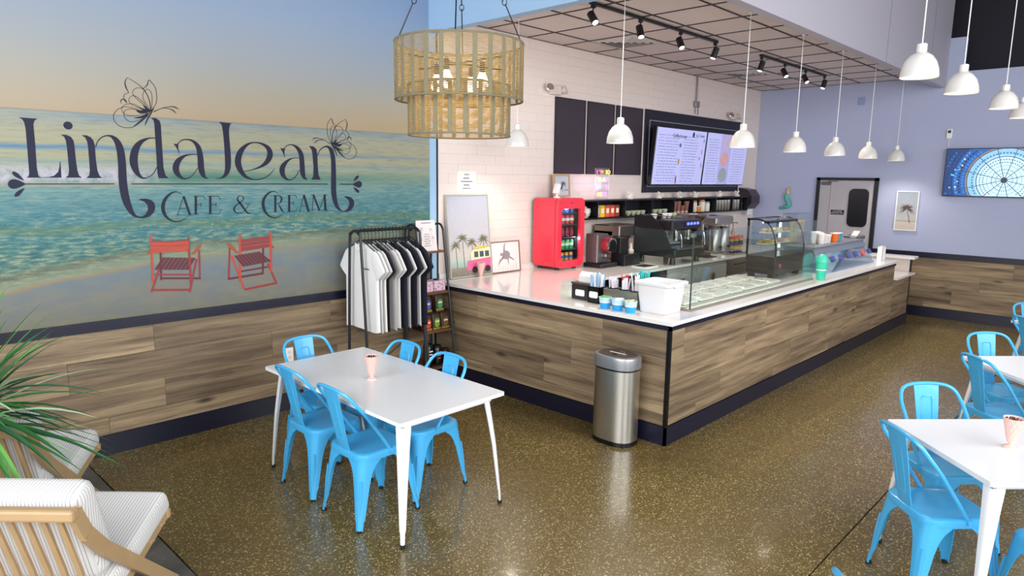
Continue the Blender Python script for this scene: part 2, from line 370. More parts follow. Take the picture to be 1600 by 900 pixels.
# ---- bulkheads of the dropped ceiling over the bar
struct(ob('wall_bulkhead_side', B().box(4.39, 4.49, 2.58, WY, 3.415, HC), BLUEW))
struct(ob('wall_bulkhead_front', B().box(4.39, BX, 2.58, 2.68, 3.415, HC), LILAC))
for q_ in (8.92, 10.86): ob('panel_joint', B().box(q_, q_+.008, 2.578, 2.58, 3.415, HC), pm('#7d7886', .7), bpy.data.objects['wall_bulkhead_front'])
# ---- dropped ceiling: 2 ft panels on a dark grid
ce = struct(ob('ceiling', B().box(4.49, BX, 2.68, WY, HB+.03, HB+.08), pm('#8b8684', .8)))
g = N('ceiling_panel'); nn = g.noise(g.obj(), 160., 2.); PANEL = g.fin(g.mix(g.smap(nn, .6, .7, 0., .25), lin('#dccfca'), lin('#a99e9a')), .85); 
gx = [4.49]+[4.58+.61*k for k in range(0, 12)]+[BX]; gy = [2.68, 3.15, 3.76, 4.37, 4.98, WY]
VC = [(6.41, 4.37), (9.46, 4.37)]; pc = {}
for i in range(len(gx)-1):
    for j in range(len(gy)-1):
        a, b, c, d = gx[i], gx[i+1], gy[j], gy[j+1]
        if any(abs(a-u) < .02 and abs(c-v) < .02 for u, v in VC) or b-a < .02: continue
        key = (round(b-a, 3), round(d-c, 3)); loc = ((a+b)/2, (c+d)/2, HB+.008)
        if key in pc: inst(pc[key], ce, loc)
        else: pc[key] = ob('ceiling_panel', B().rbox(-(b-a)/2+.008, (b-a)/2-.008, -(d-c)/2+.008, (d-c)/2-.008, -.006, .016, .003, 1), PANEL, ce, loc=loc)
GRID = pm('#3b2f36', .5)
for x in gx: ob('grid_bar', B().box(x-.009, x+.009, 2.68, WY, HB-.004, HB+.03), GRID, ce)
for y in gy: ob('grid_bar', B().box(4.49, BX, y-.009, y+.009, HB-.0045, HB+.0295), GRID, ce)
for k, (x, y) in enumerate(VC):
    v = thing('ceiling_vent', ['white louvred ceiling vent above the menu board side, near the longer view of track lights', 'white louvred ceiling vent toward the door end of the bar ceiling'][k], 'vent', (x+.305, y+.305, HB), group='ceiling vents')
    b = B(); 
    for q in (-1, 1): b.box(q*.29-.02*(q > 0), q*.29+.02*(q < 0), -.29, .29, -.008, .01).box(-.27, .27, q*.29-.02*(q > 0), q*.29+.02*(q < 0), -.008, .01)
    ob('frame', b, pm('#cfc6c2', .5), v); ob('duct_back', B().box(-.27, .27, -.27, .27, .012, .016), pm('#4a4444', .8), v)
    for r_ in range(4):
        sq = .25-.065*r_; lv = B()
        for q in (-1, 1):
            lv.at(0, q*sq, -.004, rx=q*R(35)).box(-sq, sq, -.022, .022, -.002, .002); lv.at(q*sq, 0, -.004, ry=-q*R(35)).box(-.022, .022, -sq, sq, -.002, .002)
        ob('louvre', lv, pm('#cfc6c2', .5), v)
# ---- door with frame, window and sign
dr = struct(ob('door_1', B().box(BX-.03, BX, 3.40, 4.235, .0, 2.06), pm('#b9b4b8', .45, var=.02)))
ob('door_frame', B().box(BX-.05, BX, 3.345, 3.40, 0, 2.1).box(BX-.05, BX, 4.235, 4.29, 0, 2.1).box(BX-.05, BX, 3.345, 4.29, 2.055, 2.1), BLACK, dr)
ob('door_edge_strip', B().box(BX-.034, BX-.03, 4.06, 4.066, .05, 2.03), pm('#8f8a8e', .5), dr)
b = B(); b.M = Matrix(((0, 0, 1, BX-.045), (1, 0, 0, 3.615), (0, 1, 0, 1.62), (0, 0, 0, 1))); b.plate(rrect(.25, .56, .06), 0, .015)
ob('door_window', b, pm('#17151b', .12), dr)
b = B(); b.M = Matrix(((0, 0, 1, BX-.048), (1, 0, 0, 3.615), (0, 1, 0, 1.62), (0, 0, 0, 1))); b.plate(rrect(.30, .61, .08), 0, .01); ob('window_gasket', b, BLACKM, dr)
ob('door_closer', B().rbox(BX-.07, BX-.03, 4.06, 4.2, 1.98, 2.03, .005, 1).box(BX-.06, BX-.04, 3.95, 4.1, 2.035, 2.045), pm('#6b6668', .4, .6), dr)
sg = ob('door_sign', B().rbox(BX-.034, BX-.03, 3.82, 4.03, 1.5, 1.575, .002, 1), BLACKM, dr)
for k, t in enumerate(('AUTHORIZED', 'PERSONNEL ONLY')): text_ob('sign_lettering', t, .024, PAPER, sg, (BX-.0355, 3.925, 1.552-.028*k), (R(90), 0, R(-90)))

# ================================================================== PRINT ON THE MURAL (flat ink on the wall)
INKM = pm('#1c1d38', .7, var=.02); INKT = pm('#111c2e', .7, var=.02)
PY = WY-.0072
_lay = [0]
def wpt(x, y): q = onY(x, y, PY); return (q.x, PY-.00006*(_lay[0] % 40), q.z)
def fromA(p): return (p[0]/4.7375, p[1]/4.7375+160)+tuple(q/4.7375 for q in p[2:])
def fromB(p): return (p[0]/3.75+160, p[1]/3.75+110)+tuple(q/3.75 for q in p[2:])
def fromC(p): return (p[0]/4.5+320, p[1]/4.5+160)+tuple(q/4.5 for q in p[2:])
def same(p): return p
def ribbon(b, pts, k=6):              # centre line (x, y, width) -> ribbon on the wall
    _lay[0] += 1
    pts = smooth_path(pts, k) if k > 1 else pts; L, Rr = [], []
    for i, p in enumerate(pts):
        a, c = pts[max(i-1, 0)], pts[min(i+1, len(pts)-1)]
        dx, dy = c[0]-a[0], c[1]-a[1]; d = math.hypot(dx, dy) or 1; w_ = max(p[2], .15)/2
        L.append(wpt(p[0]-dy/d*w_, p[1]+dx/d*w_)); Rr.append(wpt(p[0]+dy/d*w_, p[1]-dx/d*w_))
    n = len(L); b.add(L+Rr, [(i, i+1, n+i+1, n+i) for i in range(n-1)])
def poly(b, pts, sm=0):
    _lay[0] += 1
    if sm: pts = smooth_path(list(pts)+[pts[0]], sm)[:-1]
    b.add([wpt(*p[:2]) for p in pts], [tuple(range(len(pts)))])
def letter(name, cv, polys=(), ribs=(), mat=INKM):
    b = B()
    for p in polys: poly(b, [cv(q) for q in p])
    for p in ribs: ribbon(b, [cv(q) for q in p])
    return ob(name, b, mat, mural)
letter('letter_l', fromA, [[(138,110),(278,120),(255,135),(247,160),(262,330),(272,480),(285,545),(300,554),(360,552),(400,543),(430,515),(440,475),(443,437),(447,437),(455,557),(195,557),(212,545),(216,520),(205,380),(190,200),(180,150),(165,125)]])
letter('letter_i', fromA, [[(450,238),(490,240),(525,255),(545,285),(552,330),(562,430),(572,500),(585,540),(608,557),(485,557),(505,540),(511,500),(505,430),(495,330),(488,285),(475,255)],
    [(503+34*math.cos(t)-6*math.sin(t), 171+28*math.sin(t)+9*math.cos(t)) for t in [2*math.pi*k/24 for k in range(24)]]])
letter('letter_n', fromA, [[(603,243),(640,243),(672,258),(692,285),(702,320),(709,420),(720,500),(735,540),(757,560),(640,560),(660,540),(665,505),(660,430),(652,330),(645,290),(630,260)]])
letter('letter_n', same, (), [[(149.5,229.5,1.5),(152,222,1.5),(157,216,1.5),(163.5,212.6,1.8),(170,212,2.4),(176,214.2,5),(183,221.5,9),(188,235,11.8),(190.5,255,12.5),(191.5,278,13),(193.5,297,13),(197.5,314,12),(203,327,9),(209.5,336,5),(217,339.3,2.6),(225,339,4),(232,334.5,8),(236.5,327,11),(235.5,319,11),(229,314,7),(221.5,312,3),(216,312,.3)]])
letter('letter_d', fromB, [[(283,277),(315,280),(335,295),(342,320),(350,450),(358,570),(370,615),(390,632),(330,632),(322,600),(316,500),(308,380),(304,310),(297,290)]],
    [[(312,397,6),(270,398,9),(225,420,26),(195,460,42),(183,515,48),(188,560,44),(205,602,28),(235,630,11),(270,625,5),(300,602,5),(320,565,5)]])
letter('letter_a', fromB, [[(415,428),(432,432),(446,425),(444,450),(453,497),(440,465),(428,445)]],
    [[(440,430,5),(465,410,6),(500,405,8),(535,418,15),(562,452,28),(574,510,34),(578,570,36),(588,608,28),(603,628,12),(622,634,2)],
     [(557,493,5),(520,492,6),(480,502,14),(445,530,32),(430,570,38),(442,608,28),(475,634,10),(510,628,5),(540,600,4),(557,572,4)]])
letter('letter_j', fromC, [[(98,137),(188,147),(176,160),(170,190),(124,190),(120,160)]],
    [[(146,175,46),(152,250,40),(160,350,42),(163,430,42),(158,480,36),(140,515,22),(110,532,8),(75,533,1)]])
letter('letter_e', fromC, (), [[(275,485,4),(330,474,6),(390,453,15),(436,418,32),(458,370,40),(447,325,30),(405,293,15),(350,282,8),(298,297,18),(252,345,38),(233,410,44),(246,468,38),(285,520,22),(340,541,9),(400,537,7),(450,512,6),(488,470,4)]])
letter('letter_a', fromC, [[(530,320),(550,325),(565,316),(560,345),(563,393),(552,360),(540,338)]],
    [[(560,318,5),(590,299,6),(620,300,10),(655,325,24),(678,372,32),(684,440,34),(688,495,34),(700,530,20),(722,543,3)],
     [(665,390,5),(620,392,6),(580,412,18),(547,455,36),(546,500,34),(568,534,18),(600,545,7),(635,525,5),(664,478,5)]])
letter('letter_n', fromC, [[(732,305),(765,310),(785,330),(791,370),(794,450),(799,510),(815,543),(748,543),(762,520),(764,450),(757,370),(752,335)]],
    [[(793,372,5),(810,335,6),(840,313,8),(867,313,16),(890,340,28),(902,400,31),(905,480,33),(905,560,35),(907,640,35),(918,700,30),(935,740,20),(960,762,8),(985,766,8),(1015,750,24),(1033,715,34),(1025,685,30),(1000,668,16),(975,662,1)]])
# rule with petals
letter('underline', same, (), [[(40,287.5,1.4),(110,287.4,1.4),(179,287.3,1.4)], [(205,287.3,1.4),(360,287.4,1.4),(512,287.6,1.4)], [(531,287.7,1.4),(552,287.9,1.4)]], INKT)
def drop(x0, y0, x1, y1, w_): return [(x0+(x1-x0)*t, y0+(y1-y0)*t, w_*s_) for t, s_ in ((0, .05), (.2, .45), (.45, .85), (.7, 1.), (.9, .7), (1, .1))]
letter('petal', same, (), [drop(40, 287.5, 12, 287.5, 15), drop(37.5, 282, 19, 268.6, 6.5), drop(38.5, 293.5, 22.8, 307, 6.5)])
letter('petal', same, (), [drop(551, 288, 565.5, 288, 10.5), drop(552, 283.5, 560, 274.5, 4.2), drop(552, 292, 561, 301, 4.2)])
# butterflies
def butterfly(lines, wedges, cv):
    b = B()
    for l in lines: ribbon(b, [cv(q) for q in l])
    for l in wedges: ribbon(b, [cv(q) for q in l], 4)
    return ob('butterfly_drawing', b, INKT, mural)
LN = [[(285,240,3),(275,175,3),(245,115,3.5),(200,75,3),(145,42,2)], [(145,42,2),(132,68,5),(138,100,6),(155,132,2)], [(155,132,2),(130,140,3),(125,165,3),(140,192,2)],
      [(143,188,4),(128,169,5),(108,176,5),(110,196,1)], [(285,238,3),(316,185,3),(312,110,3),(285,68,3),(270,57,3),(262,85,5),(240,106,2)],
      [(283,236,2.5),(240,170,2.5),(240,128,2.5),(265,110,2.5),(285,130,2.5),(291,175,2.5),(285,236,2.5)], [(272,230,2.5),(185,150,2.5),(180,118,2.5),(205,102,2.5),(240,112,2.5),(270,165,2.5),(284,236,2.5)],
      [(262,238,2.5),(172,200,2.5),(155,170,2.5),(175,148,2.5),(205,158,2.5),(245,195,2.5),(272,238,2.5)], [(262,245,2.5),(190,200,2.5),(140,198,2.5),(112,222,2.5),(130,256,2.5),(190,265,2.5),(265,252,2.5)],
      [(262,250,2.5),(170,226,2.5),(128,240,2.5),(132,278,2.5),(170,302,2.5),(225,285,2.5),(266,258,2.5)], [(266,255,2.5),(160,215,2.5),(100,222,2.5),(66,258,3),(72,300,3),(110,330,3),(165,335,3),(215,310,3),(268,262,3)],
      [(300,240,2.5),(350,221,3),(400,212,4),(428,217,6),(446,228,2)], [(300,244,2.5),(350,222,2.5),(395,226,4),(418,238,6),(433,253,2)]]
WG = [[(288,240,3),(262,240,16),(225,243,20),(198,236,2)], [(284,238,3),(258,222,12),(238,202,2)], [(282,246,3),(240,270,14),(188,280,3)], [(270,262,3),(225,295,8),(180,330,1)], [(302,215,3),(288,245,7),(262,290,8),(250,322,3)], [(280,240,2),(255,232,12),(205,218,1)]]
butterfly(LN, WG, fromB)
def mirror(q):                        # the second butterfly is the first one mirrored about its body
    x, y = fromB(q)[:2]; c = onY(236, 175.3, PY); P = onY(x, y, PY); d = onY(518.9, 226, PY)
    T = Vector((d.x-(P.x-c.x)*1.0, PY, d.z+(P.z-c.z)*1.0))-CAM
    return (800+FPX*T.dot(_r)/T.dot(_f), 450-FPX*T.dot(_u)/T.dot(_f), q[2]/4.6)
butterfly(LN, WG, mirror)
# CAFE & CREAM in high-contrast capitals
T_, t_ = 3.4, .8
GL = {'A': [[(.05,1,t_),(.45,0,t_)], [(.45,0,T_),(.9,1,T_)], [(.2,.66,t_),(.72,.66,t_)], [(-.05,1,t_),(.18,1,t_)], [(.75,1,t_),(1.05,1,t_)]],
      'F': [[(.2,0,T_),(.2,1,T_)], [(0,0.02,t_),(.85,0.02,t_),(.97,.2,t_)], [(.2,.47,t_),(.62,.47,t_)], [(.62,.36,t_),(.62,.6,t_)], [(0,.99,t_),(.45,.99,t_)]],
      'E': [[(.2,0,T_),(.2,1,T_)], [(0,0.02,t_),(.8,0.02,t_),(.92,.2,t_)], [(.2,.47,t_),(.62,.47,t_)], [(.62,.36,t_),(.62,.6,t_)], [(0,.99,t_),(.8,.99,t_),(1,.75,t_)]],
      'R': [[(.2,0,T_),(.2,1,T_)], [(0,.02,t_),(.2,.02,t_)], [(.2,.02,t_),(.6,.03,1.2),(.82,.22,3),(.6,.48,1.2),(.2,.5,t_)], [(.48,.5,t_),(.8,.85,3),(1.05,1.02,t_)], [(0,.99,t_),(.4,.99,t_)]],
      'M': [[(.08,1,t_),(.14,0,t_)], [(.14,0,T_*.8),(.52,1,T_*.8)], [(.52,1,t_),(.84,0,t_)], [(.84,0,T_),(.9,1,T_)], [(-.02,.99,t_),(.2,.99,t_)], [(.72,.99,t_),(1.05,.99,t_)], [(0,.02,t_),(.16,.02,t_)], [(.8,.02,t_),(1,.02,t_)]],
      '&': [[(1.02,1,1),(.8,.98,2.4),(.42,.5,3.2),(.22,.22,2.4),(.36,.02,t_),(.56,.1,1.4),(.52,.3,1.4),(.2,.52,1.6),(.02,.78,2.8),(.2,1,1.4),(.52,.95,t_),(.78,.7,t_),(.86,.5,t_)], [(.68,.48,t_),(1,.48,t_)]]}
def cap(ch, x0, x1, y0, y1):
    b = B()
    for st in GL[ch]:
        pts = [(x0+(x1-x0)*p[0], y0+(y1-y0)*p[1], p[2]) for p in st]; ribbon(b, pts, 5 if len(pts) > 3 else 1)
    ob('letter_'+{'&': 'ampersand'}.get(ch, ch.lower()), b, INKT, mural)
letter('letter_c', fromB, (), [[(465,724,3),(430,711,5),(392,727,12),(362,765,19),(355,812,21),(372,855,15),(410,882,8),(455,884,5),(500,858,1)]], INKT)
letter('letter_c', fromC, (), [[(515,640,3),(485,626,5),(445,640,12),(415,680,18),(410,725,20),(425,770,16),(460,803,9),(505,810,6),(547,785,1)]], INKT)
for ch, x0, x1, y0, y1 in (('A', 276.5, 299, 306.5, 335.5), ('F', 302, 321, 306, 335), ('E', 324, 346, 306, 334.5), ('&', 365, 392, 305, 333), ('R', 427, 443, 305, 331.5), ('E', 448.5, 465, 304.6, 331), ('A', 467, 484, 304.5, 330.5), ('M', 486, 511, 304, 329)):
    cap(ch, x0, x1, y0, y1)
# two red folding beach chairs printed on the sand
RED1 = pm('#8e3030', .5, var=.1); RED2 = pm('#b5432e', .5, var=.1); RED3 = pm('#5c1f2a', .5, var=.08)
def pch(cv, bars, backs, seats, extra):
    c = ob('printed_beach_chair', B(), RED1, mural)
    for pts, w_, m in bars: b = B(); ribbon(b, [cv(p)+(w_,) for p in pts], 1); ob('chair_bar', b, m, c)
    for q, m in backs: b = B(); poly(b, [cv(p) for p in q]); ob('back_sling', b, m, c)
    b = B()
    for q in seats: poly(b, [cv(p) for p in q])
    ob('seat_slats', b, RED3, c)
    for q in extra: b = B(); poly(b, [cv(p) for p in q]); ob('armrest', b, pm('#9c4a30', .5, var=.1), c)
def fD(p): return (p[0]/6.9565+220, p[1]/6.9565+350)
def lerp2(a, b, t): return (a[0]+(b[0]-a[0])*t, a[1]+(b[1]-a[1])*t)
def slats(q, n, g_=.12): return [[lerp2(q[0], q[1], (k+g_/2)/n), lerp2(q[0], q[1], (k+1-g_/2)/n), lerp2(q[3], q[2], (k+1-g_/2)/n), lerp2(q[3], q[2], (k+g_/2)/n)] for k in range(n)]
pch(fD, [([(215,310),(220,610)], 3, RED3), ([(632,280),(642,600)], 3, RED1), ([(215,590),(650,590)], 3, RED3), ([(605,380),(530,740)], 3, RED1), ([(200,490),(115,740)], 3, RED1), ([(150,550),(540,550)], 2.6, RED1), ([(110,717),(530,714)], 3.4, RED1), ([(108,125),(130,640)], 3.4, RED2), ([(515,135),(545,660)], 3.4, RED1)],
    [([(110,180),(300,186),(515,170),(520,195+40),(300,242),(112,236)], RED1), ([(112,195),(300,200),(518,182),(520,228),(300,236),(114,232)], RED2), ([(114,238),(300,243),(520,235),(522,270),(300,278),(118,275)], RED2), ([(118,278),(300,283),(522,274),(524,300),(300,308),(120,318)], RED2)],
    slats([(235,362),(600,368),(520,498),(145,498)], 8), [[(545,330),(575,335),(672,228),(620,232)], [(65,335),(100,270),(105,330)]])
pch(fD, [([(1330,255),(1325,540)], 3, RED3), ([(968,215),(955,605)], 3.2, RED1), ([(945,598),(1335,535)], 3.2, RED3), ([(1090,515),(1400,462)], 2.6, RED3), ([(985,345),(1130,720)], 3.2, RED2), ([(1380,430),(1475,645)], 3.2, RED1), ([(1130,712),(1480,640)], 3.4, RED1), ([(1075,115),(1078,625)], 3.6, RED2), ([(1410,85),(1415,520)], 3.4, RED2)],
    [([(1085,170),(1395,130),(1398,165),(1088,208)], RED1), ([(1088,212),(1398,170),(1400,205),(1090,250)], RED1), ([(1090,254),(1400,210),(1400,250),(1092,300)], RED1)],
    slats([(1010,345),(1290,300),(1420,405),(1110,465)], 8), [[(920,212),(975,212),(1065,315),(1035,320)], [(1425,225),(1460,265),(1425,262)]])

# ================================================================== SERVICE COUNTER
QUARTZ = (lambda g: g.fin(g.mix(g.smap(g.noise(g.obj(), 90., 3.), .6, .7, 0., .25), lin('#efebe8'), lin('#cfc9c6')), .12, coat=.3))(N('white_quartz'))
sc = thing('service_counter', 'long L-shaped bar counter clad in rustic planks with black trim', 'counter', (CX, CY, 0))
L0 = lambda x, y, z=0: (x-CX, y-CY, z)
def lb(x0, x1, y0, y1, z0, z1, b=None): return (b or B()).box(x0-CX, x1-CX, y0-CY, y1-CY, z0, z1)
b = lb(4.445, 5.16, 2.61, 5.355, .0, .955); lb(5.16, 10.25, 2.61, 3.34, 0, .955, b); lb(10.25, 11.06, 2.61, 3.34, 0, .71, b)
ob('carcass', b, pm('#2a2422', .7), sc)
def mkx(a, b_, c, d, pr): ob('plank', B().rbox(-.012, -.012+pr, -(b_-a)/2, (b_-a)/2, -(d-c)/2, (d-c)/2, .0015, 1), PLANKY, sc, loc=L0(4.446, (a+b_)/2, (c+d)/2))
def mky(a, b_, c, d, pr): ob('plank', B().rbox(-(b_-a)/2, (b_-a)/2, -.012, -.012+pr, -(d-c)/2, (d-c)/2, .0015, 1), PLANKX, sc, loc=L0((a+b_)/2, 2.61, (c+d)/2))
planks(sc, 2.62, 5.355, .155, .915, mkx, [3.22, 3.545, 3.85, 3.0], 21); planks(sc, 4.46, 10.25, .155, .915, mky, [4.66, 5.75, 5.31, 4.9], 25); planks(sc, 10.25, 11.05, .155, .705, mky, [9.5, 10.6, 9.9], 5)
ob('baseboard', lb(4.43, 4.45, 2.59, 5.355, 0, .15, lb(4.43, 11.08, 2.59, 2.61, 0, .15, lb(11.06, 11.08, 2.6, 3.3, 0, .15))), NAVY, sc)
ob('top_trim', lb(4.425, 4.447, 2.586, 5.355, .915, .955, lb(4.425, 10.25, 2.586, 2.608, .915, .955, lb(4.42, 10.25, 2.581, 2.6, .93, .938, lb(4.42, 4.44, 2.581, 5.355, .93, .938)))), NAVY, sc)
ob('corner_trim', lb(4.427, 4.455, 2.587, 2.615, .15, .915), BLACKM, sc); ob('corner_trim', lb(11.05, 11.075, 2.59, 2.62, .15, .71), BLACKM, sc)
ob('wall_trim', lb(4.43, 4.45, 5.335, 5.355, .15, .915), BLACKM, sc)
ct = thing('countertop', 'white quartz worktop running round the plank-clad counter', 'countertop', (CX, CY, .955))
def slabp(poly_, z0, z1): return B().plate([(x-CX, y-CY) for x, y in poly_], z0-.955, z1-.955)
ob('counter_slab', slabp([(4.405, 2.565), (10.27, 2.565), (10.27, 3.4), (5.2, 3.4), (5.2, 4.3), (11.2, 4.3), (11.2, 5.372), (4.5, 5.372), (4.405, 5.372)], .957, .987), QUARTZ, ct)
ob('backsplash_strip', B().box(4.5-CX, 11.2-CX, 5.36-CY, 5.372-CY, .032, .09), QUARTZ, ct)
lt = thing('low_counter_shelf', 'lowered white quartz shelf at the far end of the counter', 'countertop', (10.27, CY, .712))
ob('shelf_slab', B().box(.004, .9, -.03, .75, .002, .03), QUARTZ, lt)
ec = thing('end_partition', 'pale panelled end partition with white quartz cap before the door', 'partition', (11.18, 2.64, 0))
ob('panel', B().box(0, .06, 0, .7, .0, .93), pm('#d9cdc4', .5), ec); ob('cap', B().rbox(-.08, .14, -.07, .76, .93, .97, .006, 1), QUARTZ, ec); ob('end_post', B().box(-.005, .065, -.012, 0, 0, .925), BLACK, ec)
# back-bar base units under the worktop
DOORW = pm('#d9d5d2', .4); UW = [(5.2, 6.5, 'dark open cubby'), (6.5, 7.3, 'dark open cubby'), (7.3, 8.02, 'glass door fridge'), (8.02, 8.9, 'white panel fridge'), (8.9, 9.75, 'steel drawer unit'), (9.75, 11.2, 'white cupboard')]
for k, (a, c, kind) in enumerate(UW):
    u = thing('back_bar_unit', ['open dark back-bar cubby beside the red fridge end', 'open dark back-bar cubby holding red bins', 'undercounter fridge with glass door below the espresso machine', 'undercounter fridge with pale sliding doors below the grinder', 'steel drawer unit below the tall steel brewer', 'white cupboard below the syrup bottles'][k], 'cabinet', (a, 4.36, 0), group='back-bar base units')
    W = c-a
    if k < 2:
        ob('body', B().box(0, .03, 0, .98, .0, .955).box(W-.03, W, 0, .98, 0, .955).box(.03, W-.03, .95, .98, 0, .955).box(.03, W-.03, 0, .95, .08, .11), pm('#3b2f30', .6), u)
        ob('shelf', B().box(.03, W-.03, .02, .95, .5, .52), pm('#3b2f30', .6), u)
    else:
        ob('body', B().box(0.01, W-.01, .02, .98, .0, .955), DOORW if k != 4 else STEEL, u)
        if k == 4:
            for q in range(4): d = ob('drawer', B().rbox(.03, W-.03, 0, .02, .12+q*.2, .3+q*.2, .004, 1), STEEL, u); ob('handle', B().box(.2, W-.2, -.02, 0, .25+q*.2, .265+q*.2), BLACK, d)
        else:
            for q in range(2): d = ob('door', B().rbox(.03+q*(W/2-.02), W/2-.01+q*(W/2-.02), -.005, .02, .1, .9, .004, 1), pm('#b9bcbc', .15) if k < 4 else WHITE, u); ob('handle', B().box(W/2-.05+q*.06, W/2-.03+q*.06, -.03, -.005, .5, .8), STEEL, d)
for k, x in enumerate((6.62, 6.92)):
    t = thing('storage_bin', ['dark red bin in the open back-bar cubby', 'second dark red bin in the open back-bar cubby, toward the fridge'][k], 'bin', (x+.12, 4.6, .522), group='bins in the cubby')
    ob('bin_body', B().rbox(-.12, .12, -.15, .15, 0, .22, .01, 1), pm('#8c2b33', .5), t); ob('bin_lid', B().rbox(-.125, .125, -.155, .155, .22, .25, .005, 1), pm('#5a2028', .5), t)

# ================================================================== DINING TABLES AND CHAIRS
TBLUE = pm('#45aee4', .3, var=.03, coat=.25); TWHITE = pm('#ebebed', .3, var=.015, coat=.2); RUB = pm('#18181c', .6)
def make_chair(label, grp):
    t = thing('dining_chair', label, 'chair', group=grp)
    # seat: rounded pan with a turned-down skirt
    rings = []
    for z, s_, in ((.405, .365), (.43, .372), (.444, .366), (.45, .35), (.447, .30), (.443, .15)):
        rings.append([(x, y, z) for x, y in rrect(s_, s_, min(.075, s_*.22), 5)])
    ob('seat', B().loft(rings), TBLUE, t, True)
    for sx in (-1, 1):
        for sy in (-1, 1):
            prof = [(.425, .155, .0), (.40, .13, .0), (.37, .10, .006), (.33, .08, .012), (.27, .066, .02), (.18, .054, .03), (.08, .042, .042), (.055, .032, .045), (.012, .028, .05)]
            rg = []
            for z, w_, out in prof:
                cx, cy = .181+out*.5, .181+out*.9; r_ = min(.05, w_*.7); o_ = []
                for th_ in (.0, .006):
                    arc = [(cx-w_, cy-th_)]+[(cx-r_+(r_-th_)*math.cos(a), cy-r_+(r_-th_)*math.sin(a)) for a in [R(90-18*k) for k in range(6)]]+[(cx-th_, cy-w_)]
                    o_ += arc if th_ == 0 else arc[::-1]
                rg.append([(sx*x, sy*y, z) for x, y in o_])
            l = ob('leg', B().loft(rg), TBLUE, t, True)
            fx, fy = sx*(.181+.025-.014), sy*(.181+.045-.014)
            ob('foot_cap', B().at(fx, fy, 0).lathe([(.015, 0), (.016, .014), (.013, .016)], 8), RUB, l)
            ob('groove', B().tube([(sx*(.181+.006-.008), sy*(.181+.01-.008), .30), (sx*(.181+.012-.008), sy*(.181+.02-.008), .2), (sx*(.181+.02-.01), sy*(.181+.036-.01), .09)], [.006, .008, .003], 6), TBLUE, l, True)
    hp = [(.176, .03, .43), (.182, -.035, .53), (.186, -.14, .68), (.183, -.2, .755), (.16, -.24, .812), (.105, -.262, .838)]
    hoop = smooth_path([(-x, y, z) for x, y, z in hp]+[(0, -.268, .846)]+hp[::-1], 4)
    h = ob('back_hoop', B().tube(hoop, .0105, 8), TBLUE, t, True)
    for s_ in (-1, 1): ob('rivet', B().at(s_*.178, .028, .438, ry=R(90)).lathe([(.014, -.014), (.014, .014)], 8), TBLUE, h)
    rg = []
    for z, y, w_ in ((.44, -.172, .055), (.5, -.19, .058), (.6, -.21, .064), (.7, -.231, .07), (.78, -.249, .074), (.838, -.263, .077)):
        rg.append([(-w_, y-.002, z), (-w_*.5, y-.006, z), (w_*.5, y-.006, z), (w_, y-.002, z), (w_, y+.002, z), (w_*.5, y-.002, z), (-w_*.5, y-.002, z), (-w_, y+.002, z)])
    s_ = ob('back_splat', B().loft(rg), TBLUE, t, True)
    em = [(-.03, -.196, .52), (-.034, -.2445, .75), (-.026, -.2485, .768), (.026, -.2485, .768), (.034, -.2445, .75), (.03, -.196, .52)]
    ob('embossed_panel', B().tube(em, .005, 6, True), TBLUE, s_, True)
    return t
def make_table(label, grp, Lx=.80, Ly=1.535):
    t = thing('dining_table', label, 'table', group=grp)
    ob('tabletop', B().plate(rrect(Lx, Ly, .012, 3), .713, .735), TWHITE, t)
    ob('apron', B().box(-Lx/2+.06, Lx/2-.06, -Ly/2+.06, -Ly/2+.075, .675, .713).box(-Lx/2+.06, Lx/2-.06, Ly/2-.075, Ly/2-.06, .675, .713).box(-Lx/2+.06, -Lx/2+.075, -Ly/2+.06, Ly/2-.06, .675, .713).box(Lx/2-.075, Lx/2-.06, -Ly/2+.06, Ly/2-.06, .675, .713), TWHITE, t)
    for sx in (-1, 1):
        for sy in (-1, 1):
            rg = []
            for z, w_, ins in ((.713, .062, .058), (.66, .06, .055), (.56, .052, .045), (.4, .042, .03), (.2, .031, .018), (.1, .026, .012), (.085, .02, .012), (.02, .018, .01)):
                cx, cy = Lx/2-ins, Ly/2-ins; r_ = w_*.6; o_ = []
                for th_ in (.0, .008):
                    arc = [(cx-w_, cy-th_)]+[(cx-r_+(r_-th_)*math.cos(a), cy-r_+(r_-th_)*math.sin(a)) for a in [R(90-22.5*k) for k in range(5)]]+[(cx-th_, cy-w_)]
                    o_ += arc if th_ == 0 else arc[::-1]
                rg.append([(sx*x, sy*y, z) for x, y in o_])
            l = ob('leg', B().loft(rg), TWHITE, t, True)
            ob('foot_cap', B().at(sx*(Lx/2-.019), sy*(Ly/2-.019), 0).lathe([(.013, 0), (.015, .02), (.013, .022)], 8), RUB, l)
    return t
G1, G2 = 'white tables with metal legs', 'blue metal dining chairs'
tb = make_table('white dining table beside the counter with milkshake glass vase', G1); tb.location = (2.49, 3.588, 0)
ch = make_chair('blue chair on the lounge side of the table, nearer the mural wall', G2); ch.location = (2.255, 3.875, 0); ch.rotation_euler.z = R(-90)
def chair(x, y, d, label):
    return dup(ch, None, (x, y, 0), R(d-90), label)
chair(2.245, 3.34, 0, 'blue chair on the lounge side of the table, farther from the mural wall')
chair(2.49, 4.285, -90, 'blue metal chair at the mural end of the table, before the wood wainscot')
chair(2.70, 3.885, 180, 'blue metal chair on the counter side of the table, before the shirt rack')
chair(2.70, 3.40, 180, 'blue metal chair on the counter side of the table, nearest the steel trash can')
